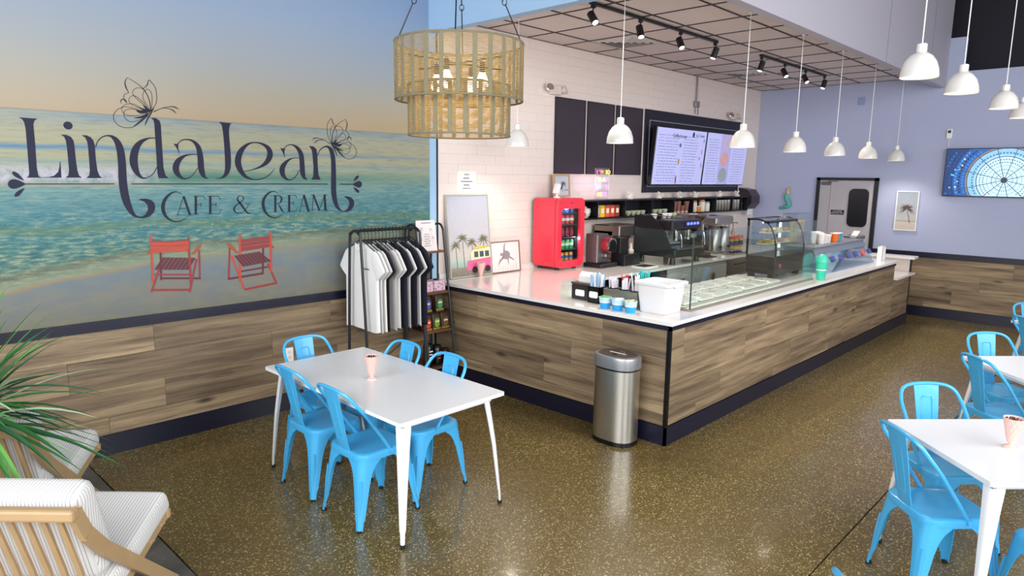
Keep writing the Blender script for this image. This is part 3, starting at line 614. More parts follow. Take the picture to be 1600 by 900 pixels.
# three tables in the row by the pendants, turned about 45 degrees
U, V2 = Vector((.72, -.695)).normalized(), Vector((.695, .72)).normalized()   # long axis, normal to far long side
def row_table(c0, label, chairs):
    c = Vector(c0)-V2*.4+U*.767
    t = dup(tb, None, (c.x, c.y, 0), math.atan2(U.y, U.x)-R(90), label)
    for along, out, side, lb_ in chairs:
        if side == 'far': q = Vector(c0)+U*along+V2*out; d = -V2
        elif side == 'near': q = Vector(c0)+U*along-V2*(.8+out); d = V2
        else: q = Vector(c0)-V2*along-U*out; d = U
        chair(q.x, q.y, math.degrees(math.atan2(d.y, d.x)), lb_)
row_table((4.086, .995), 'white table with waffle-pattern vase, first in the row of turned tables', [(.42, .055, 'far', 'blue chair behind the first turned table, facing away from the counter'), (.42, -.05, 'end', 'blue chair at the pointed end of the first turned table'), (.40, .05, 'near', 'blue chair on the near side of the first turned table, under its edge')])
row_table((6.046, 1.012), 'white table in the middle of the row of turned tables', [(.42, .055, 'far', 'blue chair behind the middle turned table'), (.42, -.05, 'end', 'blue chair at the pointed end of the middle turned table'), (.40, .05, 'near', 'blue chair on the near side of the middle turned table')])
row_table((8.03, .98), 'white table at the back wall end of the row of turned tables', [(.42, .055, 'far', 'blue chair behind the last turned table, by the back wall wainscot'), (.42, -.05, 'end', 'blue chair at the pointed end of the last turned table')])
chair(2.235, .35, -45, 'blue chair standing alone on the open floor, only its hoop top in view')
# waffle-cone vases
PINK = (lambda g: g.fin('#ecc3b8', .35, coat=.2))(N('pink_waffle_glass'))
def vase(x, y, z, label, s_=1.):
    t = thing('cone_vase', label, 'vase', (x, y, z), group='waffle-pattern cone vases')
    ob('base', B().lathe([(.036*s_, 0), (.034*s_, .006), (.012*s_, .016), (.011*s_, .022)], 20), PINK, t, True)
    ob('cone', B().lathe([(.012*s_, .02), (.018*s_, .03), (.044*s_, .152), (.046*s_, .156), (.042*s_, .154), (.016*s_, .032)], 24), PINK, t, True)
    b = B()
    for k in range(10):
        for d in (-1, 1):
            pts = []
            for i in range(9): f = i/8; a = 2*math.pi*k/10+d*f*1.6; r_ = (.0175+(.0445-.0175)*f+.0006)*s_; pts.append((r_*math.cos(a), r_*math.sin(a), .03+.12*f))
            b.tube(pts, .0011*s_, 4)
    ob('waffle_ridges', b, PINK, t, True)
    b = B(); rr = random.Random(3)
    for k in range(16): a = rr.uniform(0, 6.3); q = rr.uniform(0, .032)*s_; b.at(q*math.cos(a), q*math.sin(a), .146+rr.uniform(0, .008)).lathe([(.002, -.004), (.005, 0), (.002, .004)], 6)
    ob('coffee_beans', b, pm('#3a2417', .5), t)
    return t
vase(2.454, 3.61, .735, 'pink waffle-pattern cone vase on the table beside the counter'); vase(4.09, .43, .735, 'pink waffle-pattern cone vase on the first turned table')
vase(4.93, 5.19, .9885, 'pink cone vase on the counter before the van poster')

# ================================================================== ITEMS ON AND BEHIND THE COUNTER
ZC = .988
class Fl(B):                          # flat artwork: x right, z up, facing -y, layered
    def __init__(s): super().__init__(); s.k = 0
    def p(s, pts, y=None): s.k += 1; yy = -.0006-.00008*s.k if y is None else y; return s.add([(x, yy, z) for x, z in pts], [tuple(range(len(pts)))])
    def r(s, x0, x1, z0, z1): return s.p([(x0, z0), (x1, z0), (x1, z1), (x0, z1)])
    def c(s, x, z, rx, rz=None, n=24): rz = rz or rx; return s.p([(x+rx*math.cos(2*math.pi*i/n), z+rz*math.sin(2*math.pi*i/n)) for i in range(n)])
    def line(s, pts, w_):
        s.k += 1; yy = -.0006-.00008*s.k; L, R_ = [], []
        for i, (x, z) in enumerate(pts):
            a, c = pts[max(i-1, 0)], pts[min(i+1, len(pts)-1)]; dx, dz = c[0]-a[0], c[1]-a[1]; d = math.hypot(dx, dz) or 1
            ww = (w_[i] if isinstance(w_, (list, tuple)) else w_)/2
            L.append((x-dz/d*ww, yy, z+dx/d*ww)); R_.append((x+dz/d*ww, yy, z-dx/d*ww))
        n = len(L); return s.add(L+R_, [(i, i+1, n+i+1, n+i) for i in range(n-1)])
    def ring(s, x, z, r, w_, n=40): return s.line([(x+r*math.cos(2*math.pi*i/n), z+r*math.sin(2*math.pi*i/n)) for i in range(n+1)], w_)
def fronds(f, x, z, s_, seed=1, n=11):
    rr = random.Random(seed)
    for k in range(n):
        a = R(-35+250*k/(n-1))+rr.uniform(-.1, .1); L = s_*rr.uniform(.8, 1.1); pts = []
        for i in range(7): t = i/6; pts.append((x+L*t*math.cos(a), z+L*t*math.sin(a)-L*.3*t*t))
        f.line(pts, [.04*s_, .1*s_, .13*s_, .12*s_, .09*s_, .05*s_, .004])
def gradient(name, stops, z0, z1, rough=.5):
    g = N(name); s_ = g.n('SeparateXYZ', 2, Vector=g.obj()); c = g.ramp(g.smap(s_, z0, z1), stops)
    return g.fin(g.mix(g.smap(g.noise(g.obj(), 30.), .4, .7, 0., .06), c, (1, 1, 1, 1)), rough)
def frame4(x0, x1, z0, z1, w_, y0, y1): return B().box(x0, x1, y0, y1, z0, z0+w_).box(x0, x1, y0, y1, z1-w_, z1).box(x0, x0+w_, y0, y1, z0+w_, z1-w_).box(x1-w_, x1, y0, y1, z0+w_, z1-w_)
# tall van poster leaning on the tile wall
t = thing('framed_poster', 'tall framed poster of palm trees and a pink van on the counter', 'picture', (4.57, 5.27, ZC+.003)); t.rotation_euler.x = R(-5.5)
fw, fh = .6, .87
ob('frame', frame4(0, fw, 0, fh, .012, -.012, .02), pm('#b9b4ac', .4), t)
pr = ob('print', B().box(.012, fw-.012, -.002, .015, .012, fh-.012), gradient('van_sky', [(0, '#7d746a'), (.11, '#8f8578'), (.13, '#9fb3a8'), (.2, '#b5c6bf'), (.26, '#cfc6bb'), (.45, '#c3c0c6'), (1, '#b1b3c2')], 0, fh), t)
pr2 = lambda nm, f, m: setattr(ob(nm, f, m, pr), 'location', (0, -.0015, 0))
for k, (x, z, s_) in enumerate(((.1, .34, .08), (.2, .41, .09), (.33, .36, .085), (.5, .39, .09))):
    f = Fl(); f.k = 3*k; f.line([(x+.01, .1), (x, z)], .009); pr2('palm_trunk', f, pm('#6d5c48', .6)); f = Fl(); f.k = 14*k+3; fronds(f, x, z, s_, k); pr2('palm_fronds', f, pm('#6f6a45', .6, var=.2))
f = Fl(); f.k = 60; f.p([(.23, .07), (.588, .07), (.588, .19), (.26, .17)]); pr2('van_body', f, pm('#f06a9d', .5))
f = Fl(); f.k = 62; f.p([(.3, .172), (.588, .19), (.588, .30), (.33, .28), (.3, .25)]); pr2('van_roof', f, pm('#efe3b4', .5))
for x in (.35, .43, .51): f = Fl(); f.k = 64; f.r(x, x+.06, .2, .262); pr2('van_window', f, pm('#4c5b66', .3))
for x in (.35, .54): f = Fl(); f.k = 66; f.c(x, .07, .04, .035); pr2('van_wheel', f, pm('#2c2828', .6))
f = Fl(); f.k = 68; f.p([(.34, .288), (.56, .305), (.585, .315), (.36, .312)]); pr2('surfboard', f, pm('#f0c52e', .5))
# turtle print
t = thing('framed_print', 'small framed sea turtle drawing leaning on the tile wall', 'picture', (5.17, 5.27, ZC+.003)); t.rotation_euler.x = R(-6)
ob('frame', frame4(0, .46, 0, .345, .01, -.01, .015), pm('#7a5f4c', .5), t); pr = ob('print', B().box(.01, .45, -.001, .01, .01, .335), pm('#f0e2e0', .6, var=.03), t)
f = Fl().c(.24, .19, .062, .05); pr2('turtle_shell', f, pm('#8f8a92', .6, var=.3, scale=60)); f = Fl().c(.165, .2, .02, .018); pr2('turtle_head', f, pm('#a2868a', .6, var=.2))
for l_, w_ in (([(.2, .17), (.14, .13), (.11, .08)], [.03, .024, .004]), ([(.21, .23), (.22, .3), (.245, .325)], [.028, .02, .004]), ([(.29, .165), (.34, .14), (.37, .12)], [.024, .018, .004]), ([(.27, .15), (.27, .11), (.28, .08)], [.02, .014, .004])):
    f = Fl(); f.line(l_, w_); pr2('turtle_flipper', f, pm('#a2868a', .6, var=.2))
f = Fl()
for k in range(9): x = .06+.04*k; f.line([(x, .02), (x+.012*math.sin(k), .06), (x+.02*math.sin(k*2), .1+.03*math.sin(k*1.7))], [.006, .005, .001])
pr2('seagrass', f, pm('#c7a9a6', .6))
# notice taped to the tiles
t = ob('wall_notice', B().box(0, .265, -.002, 0, 0, .21), PAPER); t.location = (4.755, WY-.0068, 1.888); tag(t, 'white paper notice taped to the tile wall above the van poster', 'notice')
f = Fl()
for k, (a, c) in enumerate(((.1, .17), (.085, .18), (.05, .22), (.09, .175), (.075, .19))):
    for q in range(int((c-a)/.014)): f.r(a+q*.014, a+q*.014+.009, .175-.036*k-.006, .175-.036*k+.006)
    if k in (1, 3): f.r(a, c, .175-.036*k-.011, .175-.036*k-.009)
o = ob('notice_text', f, pm('#55555c', .7), t); o.location.y = -.002

# ---- red drinks fridge
FR = pm('#f0344a', .3, var=.02, coat=.3); fx, fy, W, D, H = 5.9, 4.95, .48, .38, .80
t = thing('drinks_fridge', 'glossy red retro mini fridge with glass door full of cans', 'fridge', (fx, fy, ZC))
def ringprism(o_, i_, y0, y1, back=False):
    n = len(o_); b = B(); vs = [(x, y0, z) for x, z in o_]+[(x, y0, z) for x, z in i_]+[(x, y1, z) for x, z in o_]+[(x, y1, z) for x, z in i_]; fs = []
    for i in range(n):
        j = (i+1) % n; fs += [(i, j, n+j, n+i), (2*n+i, 3*n+i, 3*n+j, 2*n+j), (i, 2*n+i, 2*n+j, j), (n+i, n+j, 3*n+j, 3*n+i)]
    if back: fs += [tuple(range(2*n, 3*n)), tuple(range(3*n, 4*n))]
    return b.add(vs, fs)
def XZ(w_, h_, r_, cx, cz): return rrect(w_, h_, r_, 6, cx, cz)
ob('body', ringprism(XZ(W, H, .07, W/2, .025+H/2), XZ(W-.07, H-.09, .05, W/2, .025+H/2), .05, D, True), FR, t, True)
ob('liner', ringprism(XZ(W-.072, H-.092, .05, W/2, .025+H/2), XZ(W-.085, H-.105, .045, W/2, .025+H/2), .052, D-.03, True), pm('#2b2d38', .5), t)
ob('gasket', ringprism(XZ(W-.02, H-.02, .065, W/2, .025+H/2), XZ(W-.09, H-.12, .05, W/2, .025+H/2), .042, .05), BLACKM, t)
dd = ob('door', ringprism(XZ(W, H, .07, W/2, .025+H/2), XZ(W-.13, H-.2, .03, W/2-.0, .025+H/2-.02), 0, .042), FR, t, True)
ob('door_glass', B().box(.063, W-.063, .02, .026, .105, H-.075), GLASS, dd); ob('door_badge', B().at(W/2, -.002, H-.03, rx=R(90)).lathe([(.008, -.003), (.008, .003)], 12), BLACK, dd)
for q in (.08, W-.08):
    for r_ in (.08, D-.05): ob('foot', B().at(q, r_, 0).lathe([(.025, 0), (.025, .03)], 10), BLACK, t)
lamp('fridge_led', 'POINT', (W/2, .09, H-.09), .9, (.95, .97, 1), .03, parent=t)
lamp('fridge_led', 'POINT', (W-.09, .05, .35), .5, (.95, .97, 1), .02, parent=t)
SHZ = [.08, .225, .37, .515, .65]
for z in SHZ[1:]: ob('wire_shelf', B().box(.05, W-.05, .06, D-.06, z-.006, z), pm('#8b8f98', .3, .8), t)
CANS = [('#d98f4c', '#3f6fb5', 'orange and blue drink can on the bottom shelf of the red fridge'), ('#1e9a4c', '#e8f2ea', 'green lemon soda can in the red fridge'), ('#7b1630', '#a8243a', 'dark red soda can in the red fridge'), ('#d0202e', '#f1eeee', 'red and white cola can in the red fridge'), ('#3b66b8', '#c9d3e6', 'blue drink can on the top shelf of the red fridge')]
for k, (c1, c2, lb_) in enumerate(CANS):
    for q in range(4):
        cn = thing('drink_can', lb_, 'can', (fx+.115+.082*q, fy+.105, ZC+SHZ[k]+.001), group='cans in the red fridge, shelf row %s' % ['one', 'two', 'three', 'four', 'five'][k])
        ob('can_body', B().lathe([(.024, 0), (.031, .008), (.031, .1), (.026, .112)], 14), pm(c1, .3, .3, var=.1), cn, True)
        ob('can_band', B().lathe([(.0314, .045), (.0314, .075)], 14, False), pm(c2, .35), cn, True); ob('can_lid', B().lathe([(.026, .112), (.027, .115), (.024, .114)], 14), STEEL, cn)
        if k == 1:
            me = text_mesh('Sprite', .022); me.materials.clear(); me.materials.append(pm('#f6f6f6', .5) if k == 1 or q > 1 else PAPER)
            for v in me.vertices: a = v.co.x/.0318; h_, d_ = v.co.y, v.co.z; v.co = ((.0318+d_)*math.sin(a), -(.0318+d_)*math.cos(a), .088+h_)
            o = bpy.data.objects.new('can_lettering', me); COL.objects.link(o); o.parent = cn
# camera on the fridge and framed palm behind
t = thing('desk_camera', 'small white swivel camera standing on the red fridge', 'camera', (6.02, 5.08, ZC+.826)); ob('base', B().lathe([(.04, 0), (.04, .012), (.012, .02), (.012, .05)], 14), WHITE, t, True); ob('body', B().at(0, 0, .1, ry=R(20)).rbox(-.03, .03, -.035, .035, -.06, .06, .012, 2), WHITE, t); ob('lens', B().at(.035, -.02, .12, ry=R(20)).rbox(-.006, .006, -.025, .025, -.03, .03, .004, 1), BLACKM, t)
t = thing('framed_print', 'small wood framed palm picture standing behind the red fridge top', 'picture', (6.2, 5.28, ZC+.827)); t.rotation_euler.x = R(-4)
ob('frame', frame4(0, .3, 0, .27, .022, -.012, .012), pm('#c4a17c', .5), t); pr = ob('print', B().box(.022, .278, -.001, .008, .022, .248), pm('#c5cbd8', .6), t)
f = Fl(); f.line([(.17, .06), (.165, .1), (.18, .15)], .008); fronds(f, .18, .155, .06, 5); pr2('palm', f, pm('#55584f', .6)); f = Fl().r(.03, .13, .07, .085).r(.2, .27, .075, .088); pr2('sea', f, pm('#6f8fb5', .6))

# ---- napkin box, straw box, cutlery stand, ice-cream cups, bus tub
def card(parent, x, y, z, w_, h_, rz=0):
    o = ob('label_card', B().at(0, 0, 0).prism([(a, c) for a, c in rrect(w_, h_, .012, 3)], -.002, .001), PAPER, parent); o.location = (x, y, z); o.rotation_euler.z = rz; return o
t = thing('napkin_dispenser', 'black napkin dispenser with white label and napkins on the counter', 'dispenser', (4.66, 3.64, ZC), R(-90))
ob('box', B().rbox(-.10, .10, 0, .16, 0, .13, .006, 1), pm('#2c2a2c', .25), t); ob('lid', B().rbox(-.105, .105, -.005, .165, .13, .15, .008, 2), pm('#4b3a36', .3), t); card(t, 0, -.002, .06, .1, .055)
ob('napkins', B().at(0, .08, .15).loft([[(x*1., y*.8, 0) for x, y in rrect(.14, .06, .01, 2)], [(x*1.15+.01, y*.9+.01, .05) for x, y in rrect(.14, .06, .01, 2)], [(x*1.2+.02, y*.4+.02, .085) for x, y in rrect(.14, .06, .01, 2)]]), PAPER, t)
t = thing('straw_box', 'black box of paper wrapped straws with a white label', 'box', (4.62, 3.462, ZC), R(-90))
ob('box', B().box(-.06, .06, 0, .006, 0, .14).box(-.06, .06, .1, .106, 0, .14).box(-.06, -.054, 0, .106, 0, .14).box(.054, .06, 0, .106, 0, .14).box(-.06, .06, 0, .106, 0, .006), BLACKM, t); card(t, 0, -.002, .07, .09, .055)
rr = random.Random(4)
for k in range(34):
    x, y = rr.uniform(-.045, .045), rr.uniform(.015, .09); o = ob('straw', B().tube([(x, y, .02), (x+rr.uniform(-.02, .02), y+rr.uniform(-.02, .02), .235+rr.uniform(0, .02))], .0045, 6), pm('#e9eef4', .6) if k % 3 else pm('#7fb6d8', .6), t)
t = thing('cutlery_stand', 'stainless cutlery stand with three cups of wrapped cutlery', 'stand', (4.65, 3.215, ZC), R(-90))
ob('stand_body', B().rbox(-.17, .17, 0, .135, 0, .135, .004, 1), pm('#a9a79e', .3, .9), t)
for k in range(3):
    cu = ob('cup', B().at(-.112+.112*k, .067, .136).lathe([(.05, 0), (.052, .006), (.042, .004)], 16), BLACKM, t, True)
    for q in range(13):
        a = rr.uniform(0, 6.3); d = rr.uniform(.005, .036); x, y = -.112+.112*k+d*math.cos(a), .067+d*math.sin(a); h_ = rr.uniform(.06, .1)+(.05 if k == 2 else 0)*(q % 2)
        red = k == 1 and q < 3
        ob('wrapped_cutlery', B().at(x, y, .14, rz=rr.uniform(0, 3), rx=rr.uniform(-.25, .25)).box(-.012, .012, -.003, .003, 0, h_+.03*red), pm('#e3343f', .5) if red else pm('#ece9f0', .5), cu)
for k in range(3):
    t = thing('ice_cream_cup', ['blue and white paper ice cream cup with green filling, beside the straw box', 'blue and white paper ice cream cup, middle of the three before the steel stand', 'blue and white paper ice cream cup with tan filling, beside the white tub'][k], 'cup', (4.52, 3.265-.125*k, ZC), group='paper ice cream cups')
    ob('cup_lower', B().lathe([(.04, 0), (.047, .045)], 20), pm('#1f9ede', .4), t, True); ob('cup_upper', B().lathe([(.047, .045), (.0475, .05), (.052, .085), (.055, .09), (.052, .091), (.05, .086)], 20, False), pm('#bfe3f3', .4), t, True); ob('cup_rim', B().lathe([(.0475, .046), (.0485, .05), (.0485, .053)], 20, False), WHITE, t)
    b = B(); 
    for q in range(14): a = rr.uniform(0, 6.3); d = rr.uniform(0, .038); b.at(d*math.cos(a), d*math.sin(a), .082+rr.uniform(0, .01)).rbox(-.012, .012, -.012, .012, -.006, .006, .004, 1)
    ob('filling', b, pm(['#6fae3c', '#f1eef0', '#e2c58e'][k], .6), t)
b = B()
for k in range(30): x, y = rr.uniform(-.04, .04), rr.uniform(-.04, .04); b.tube([(x*.5, y*.5, 0), (x*1.2, y*1.2, .27+rr.uniform(0, .03))], .005, 6)
t = thing('straw_bundle', 'bundle of turquoise spoon straws in a clear cup behind the steel stand', 'straws', (4.828, 3.115, ZC)); stuff(ob('straws', b, pm('#46c9c6', .35), t)); ob('cup', B().lathe([(.034, 0), (.036, .12), (.038, .12), (.035, .001)], 16, False), CLEAR, t, True)
TUB = pm('#e4e2e3', .35, var=.01)
t = thing('bus_tub', 'white plastic tub standing on the counter corner before the glass guard', 'tub', (4.725, 2.868, ZC), R(0))
o_ = [[(x, y, z) for x, y in rrect(a, c, .03, 4)] for z, a, c in ((0, .235, .235), (.005, .245, .245), (.215, .285, .29), (.225, .32, .325), (.245, .325, .33), (.25, .31, .315), (.245, .275, .28), (.03, .225, .225))]
ob('tub_body', B().loft(o_), TUB, t, True)
for s_ in (-1, 1): ob('rim_grip', B().rbox(-.06, .06, s_*.158-.006, s_*.158+.006, .21, .226, .004, 1), TUB, t)

# ---- glass sneeze guard
t = thing('sneeze_guard', 'clear glass sneeze guard with metal channel round the toppings', 'glass guard', (4.9, 2.7, ZC))
ob('front_pane', B().box(.0, 2.62, -.004, .004, .01, .645), GLASS, t); ob('side_pane', B().box(-.004, .004, .006, .56, .01, .645), GLASS, t)
ob('channel', B().box(-.012, 2.62, -.012, .012, 0, .016).box(-.012, .012, .012, .56, 0, .016), pm('#a39a90', .35, .8), t)
ob('corner_clamp', B().box(-.012, .02, -.012, .02, .60, .63), CHROME, t); ob('pane_edge', B().box(-.005, .005, -.005, .005, .016, .645), pm('#3b4a48', .2), t)
# ---- topping pans sunk in a tray behind the glass
t = thing('topping_tray', 'stainless tray of topping wells behind the glass guard', 'tray', (6.0, 3.1, ZC)); ob('tray', B().rbox(-1.0, 1.02, -.3, .24, 0, .012, .004, 1), pm('#cfcac4', .3, .6), t)
for i in range(7):
    for j in range(2):
        q = thing('topping_pan', 'white lidded topping pan in the tray behind the glass', 'pan', (5.14+.285*i, 2.93+.27*j, ZC+.013), group='topping pans behind the glass')
        ob('pan', B().rbox(-.12, .12, -.11, .11, 0, .02, .006, 1), pm('#e8e4df', .3), q); ob('lid', B().rbox(-.11, .11, -.1, .1, .02, .03, .004, 1), pm('#d5d3d0', .2), q); ob('lid_handle', B().rbox(-.03, .03, -.012, .012, .03, .042, .004, 1), pm('#bdbab6', .3), q)
# ---- black curved-glass cake display
t = thing('cake_display', 'black countertop pastry case with curved glass and lit shelves', 'display case', (7.15, 2.96, ZC))
L, Dp = .78, .34
for a in (.06, L-.06):
    for c in (.06, Dp-.05): ob('foot', B().box(a-.03, a+.03, c-.03, c+.03, 0, .05), BLACKM, t)
ob('base', B().rbox(0, L, 0, Dp, .05, .25, .01, 1), pm('#1a1b20', .3), t); ob('switch', B().box(.1, .14, -.003, 0, .12, .16), pm('#e0442e', .4), t)
crv = [(0, .25), (0, .32), (.03, .47), (.07, .56), (.12, .61), (.19, .635), (Dp, .64)]
for s_ in (0, L-.014):
    ob('side_frame', B().tube([(s_+.007, y+.007, z) for y, z in crv], .009, 6), BLACKM, t, True); ob('side_glass', B().at(s_+.004, 0, 0).add([(q, y, z) for q in (0, .004) for y, z in crv+[(Dp, .25)]], [tuple(range(8)), tuple(range(8, 16))]+[(i, (i+1) % 8, (i+1) % 8+8, i+8) for i in range(8)]), GLASS, t)
ob('rear_post', B().box(0, .016, Dp-.02, Dp, .25, .64).box(L-.016, L, Dp-.02, Dp, .25, .64).box(0, L, Dp-.02, Dp, .62, .645), BLACKM, t)
cv2 = smooth_path(crv, 4); ob('front_glass', B().loft([[(.01, y+o, z) for y, z in cv2 for o in (0,)] , [(L-.01, y, z) for y, z in cv2]], False, False), GLASS, t, True)
ob('top_rail', B().box(0, L, .1, .16, .60, .625), BLACKM, t)
for z in (.36, .48): ob('glass_shelf', B().box(.02, L-.02, .08, Dp-.03, z, z+.006), GLASS, t)
LED = pm('#eaf3ff', .4, emit=4.); ob('light_tube', B().box(.03, L-.03, .17, .19, .598, .608), LED, t); ob('light_tube', B().box(.75, .76, .28, .3, .28, .58), LED, t)
for k, (x, z, m) in enumerate(((.15, .366, '#c08a4a'), (.3, .366, '#d9b06e'), (.48, .366, '#b77b3f'), (.62, .366, '#cfa15e'), (.2, .486, '#c8965a'), (.42, .486, '#e3c693'), (.6, .486, '#b98348'))):
    q = thing('pastry_tray', 'tray of baked pastries inside the black case, %s shelf' % ('upper' if z > .4 else 'lower'), 'pastry', (7.15+x, 2.96+.2, ZC+z+.001), group='pastry trays in the case'); ob('plate', B().rbox(-.06, .06, -.07, .07, 0, .006, .002, 1), WHITE, q)
    for i in range(4): ob('pastry', B().at(-.03+.06*(i % 2), -.035+.07*(i//2), .006).lathe([(.026, 0), (.03, .012), (.024, .028), (.008, .036)], 10), pm(m, .6, var=.15), q, True)
# ---- ice-cream dipping cabinet with sloping glass
t = thing('dipping_cabinet', 'long ice cream cabinet with sloping glass and purple flavour tags', 'display case', (7.95, 2.72, ZC))
L = 1.8; ob('side_panel', B().at(0, 0, 0).add([(q, y, z) for q in (0, .008) for y, z in ((0, 0), (.16, .275), (.5, .275), (.5, 0))], [(0, 1, 2, 3), (4, 7, 6, 5), (0, 4, 5, 1), (1, 5, 6, 2), (2, 6, 7, 3), (3, 7, 4, 0)]), GLASS, t)
o = inst(t.children[0], t, (L-.008, 0, 0)); ob('front_glass', B().add([(0, 0, .012), (L, 0, .012), (L, .16, .275), (0, .16, .275), (0, .006, .012), (L, .006, .012), (L, .166, .275), (0, .166, .275)], [(0, 1, 2, 3), (4, 7, 6, 5), (0, 4, 5, 1), (2, 6, 7, 3), (0, 3, 7, 4), (1, 5, 6, 2)]), glass_mat('cabinet_glass', (.9, .95, .99, 1), .05, 1.5, .08), t)
ob('top_panel', B().box(0, L, .155, .5, .275, .3).add([(0, .12, .215), (L, .12, .215), (L, .16, .28), (0, .16, .28), (0, .14, .21), (L, .14, .21), (L, .18, .27), (0, .18, .27)], [(0, 1, 2, 3), (4, 7, 6, 5), (0, 4, 5, 1), (2, 6, 7, 3), (0, 3, 7, 4), (1, 5, 6, 2)]), pm('#7d828e', .35, .3), t)
ob('well_floor', B().box(.01, L-.01, .02, .49, .0, .012), pm('#c3cddb', .4), t); ob('rear_panel', B().box(.01, L-.01, .485, .5, .012, .275), pm('#b3bfd0', .4), t)
for k in range(7):
    x = .13+.27*k; tg = ob('flavour_tag', B().add([(x, .062, .115), (x+.1, .062, .115), (x+.1, .098, .175), (x, .098, .175), (x, .064, .114), (x+.1, .064, .114), (x+.1, .1, .174), (x, .1, .174)], [(0, 1, 2, 3), (4, 7, 6, 5), (0, 4, 5, 1), (2, 6, 7, 3), (0, 3, 7, 4), (1, 5, 6, 2)]), pm('#4a4a9e', .5, var=.2, scale=60) if k != 5 else pm('#e2566c', .5), t); tg.location = (0, -.011, .004)
t = thing('ice_cream_tumbler', 'turquoise lidded tumbler standing on the counter before the ice cream cabinet', 'tumbler', (7.57, 2.63, ZC)); TEAL = pm('#3fc9a8', .35, coat=.2)
ob('cup', B().lathe([(.042, 0), (.045, .01), (.062, .19), (.062, .195)], 20), TEAL, t, True); ob('dome_lid', B().lathe([(.066, .195), (.066, .205), (.06, .22), (.045, .255), (.02, .275), (.004, .28)], 20), TEAL, t, True)
ob('cup_mark', B().lathe([(.0545, .105), (.0556, .115)], 20, False), WHITE, t, True)
t = thing('cone_case', 'clear acrylic case of stacked waffle cones behind the pastry case', 'case', (8.3, 3.228, ZC)); ob('acrylic', B().box(0, .5, 0, .004, 0, .66).box(0, .5, .164, .168, 0, .66).box(0, .004, 0, .164, 0, .66).box(.496, .5, 0, .164, 0, .66).box(0, .5, 0, .168, .656, .66), CLEAR, t)
for k in range(4):
    q = thing('waffle_cones', 'stack of waffle cones inside the acrylic case', 'cones', (8.37+.11*k, 3.31, ZC+.002), group='cone stacks in the acrylic case')
    for i in range(9): ob('cone', B().at(0, 0, i*.058).lathe([(.012, 0), (.045, .1), (.043, .1), (.01, .003)], 12), pm('#dcb873', .6, var=.15), q, True)
for k in range(6):
    q = thing('cup_stack', 'stack of clear plastic cups on the ice cream cabinet', 'cups', (8.5+.1*(k % 3)+.02*(k//3), 2.98+.1*(k//3), ZC+.302), group='plastic cup stacks'); h_ = rr.uniform(.1, .15)
    ob('cups', B().lathe([(.03, 0), (.042, h_*.5), (.036, h_*.5), (.044, h_), (.04, h_)], 12), pm('#e2dcda', .3, var=.1), q, True); ob('cup_rim', B().at(0, 0, h_).lathe([(.044, -.004), (.047, 0), (.042, .004)], 12), WHITE, q)
for k, (c_, lb_) in enumerate((('#f2701f', 'orange paper cup on the ice cream cabinet'), ('#3f9db5', 'teal paper cup on the ice cream cabinet'))):
    q = thing('paper_cup', lb_, 'cup', (9.0+.12*k, 3.0, ZC+.302)); ob('cup', B().lathe([(.04, 0), (.055, .1)], 16), pm(c_, .5), q, True); ob('rim', B().lathe([(.055, .1), (.058, .104), (.052, .106)], 16), WHITE, q)
t = thing('payment_terminal', 'grey card payment station with round sticker and paper receipt', 'terminal', (10.25, 3.16, ZC)); ob('base', B().rbox(-.18, .18, -.12, .12, 0, .12, .01, 1), pm('#7e8496', .4), t); ob('printer', B().rbox(-.05, .18, -.1, .12, .12, .3, .01, 1), pm('#4c4d57', .4), t)
ob('round_sticker', B().at(-.04, -.121, .065, rx=R(90)).lathe([(.04, 0), (.04, .003)], 20), pm('#e6d7a8', .5), t); ob('label_card', B().box(.1, .15, -.102, -.1, .18, .25), PAPER, t); ob('receipt', B().at(.05, 0, .3, ry=R(-30)).box(-.1, .06, -.05, .03, .03, .036), pm('#efe2cf', .7), t); ob('stand_tray', B().box(-.32, -.04, -.12, .1, .225, .235), CLEAR, t)
t = thing('card_holder', 'plain white folded card standing at the end of the counter', 'card', (10.1, 2.74, ZC)); ob('card', B().box(-.07, .07, -.03, -.026, 0, .19).box(-.07, .07, .03, .034, 0, .19).box(-.07, -.066, -.03, .03, 0, .19).box(.066, .07, -.03, .03, 0, .19), PAPER, t); ob('fold', B().box(-.07, .07, -.03, .034, .187, .19), PAPER, t)

# ================================================================== BACK BAR: wall shelf, menu, appliances
SHY = 5.15
t = thing('wall_shelf', 'long black wall cubby shelf over the back bar', 'shelf', (6.5, WY-.008, 1.53)); SL = 4.62; KS = .906
ob('shelf_board', B().box(0, SL, -.22, 0, 0, .018), BLACK, t); ob('shelf_board', B().box(0, SL, -.22, 0, .222, .24), BLACK, t); ob('back_board', B().box(0, SL, -.012, 0, .018, .222), pm('#1b1a20', .5), t)
DIV = [(q-6.5)/KS for q in (6.5, 6.9, 7.5, 8.14, 8.73, 9.27, 9.99, 10.55, 10.88)]+[SL]
for x in [q*KS for q in DIV[:-1]]+[SL-.018]: ob('divider', B().box(x, x+.018, -.22, -.012, .018, .222), BLACK, t)
SX, SZ = 6.5, 1.5495
def shelf_thing(name, lb_, cat, x, grp=None, y=5.25): return thing(name, lb_, cat, (SX+x*KS, y, SZ), group=grp)
t = shelf_thing('teapot', 'patterned white teapot on the black wall shelf', 'teapot', (6.745-6.5)/KS)
CER = (lambda g: g.fin(g.mix(g.smap(g.noise(g.obj(), 28.), .55, .62), lin('#ece6da'), lin('#7d8a8f')), .2, coat=.3))(N('patterned_china'))
ob('pot', B().lathe([(.05, 0), (.075, .03), (.085, .07), (.07, .115), (.04, .13)], 20), CER, t, True); ob('lid', B().lathe([(.042, .13), (.03, .145), (.008, .15), (.012, .165), (.004, .172)], 16), CER, t, True)
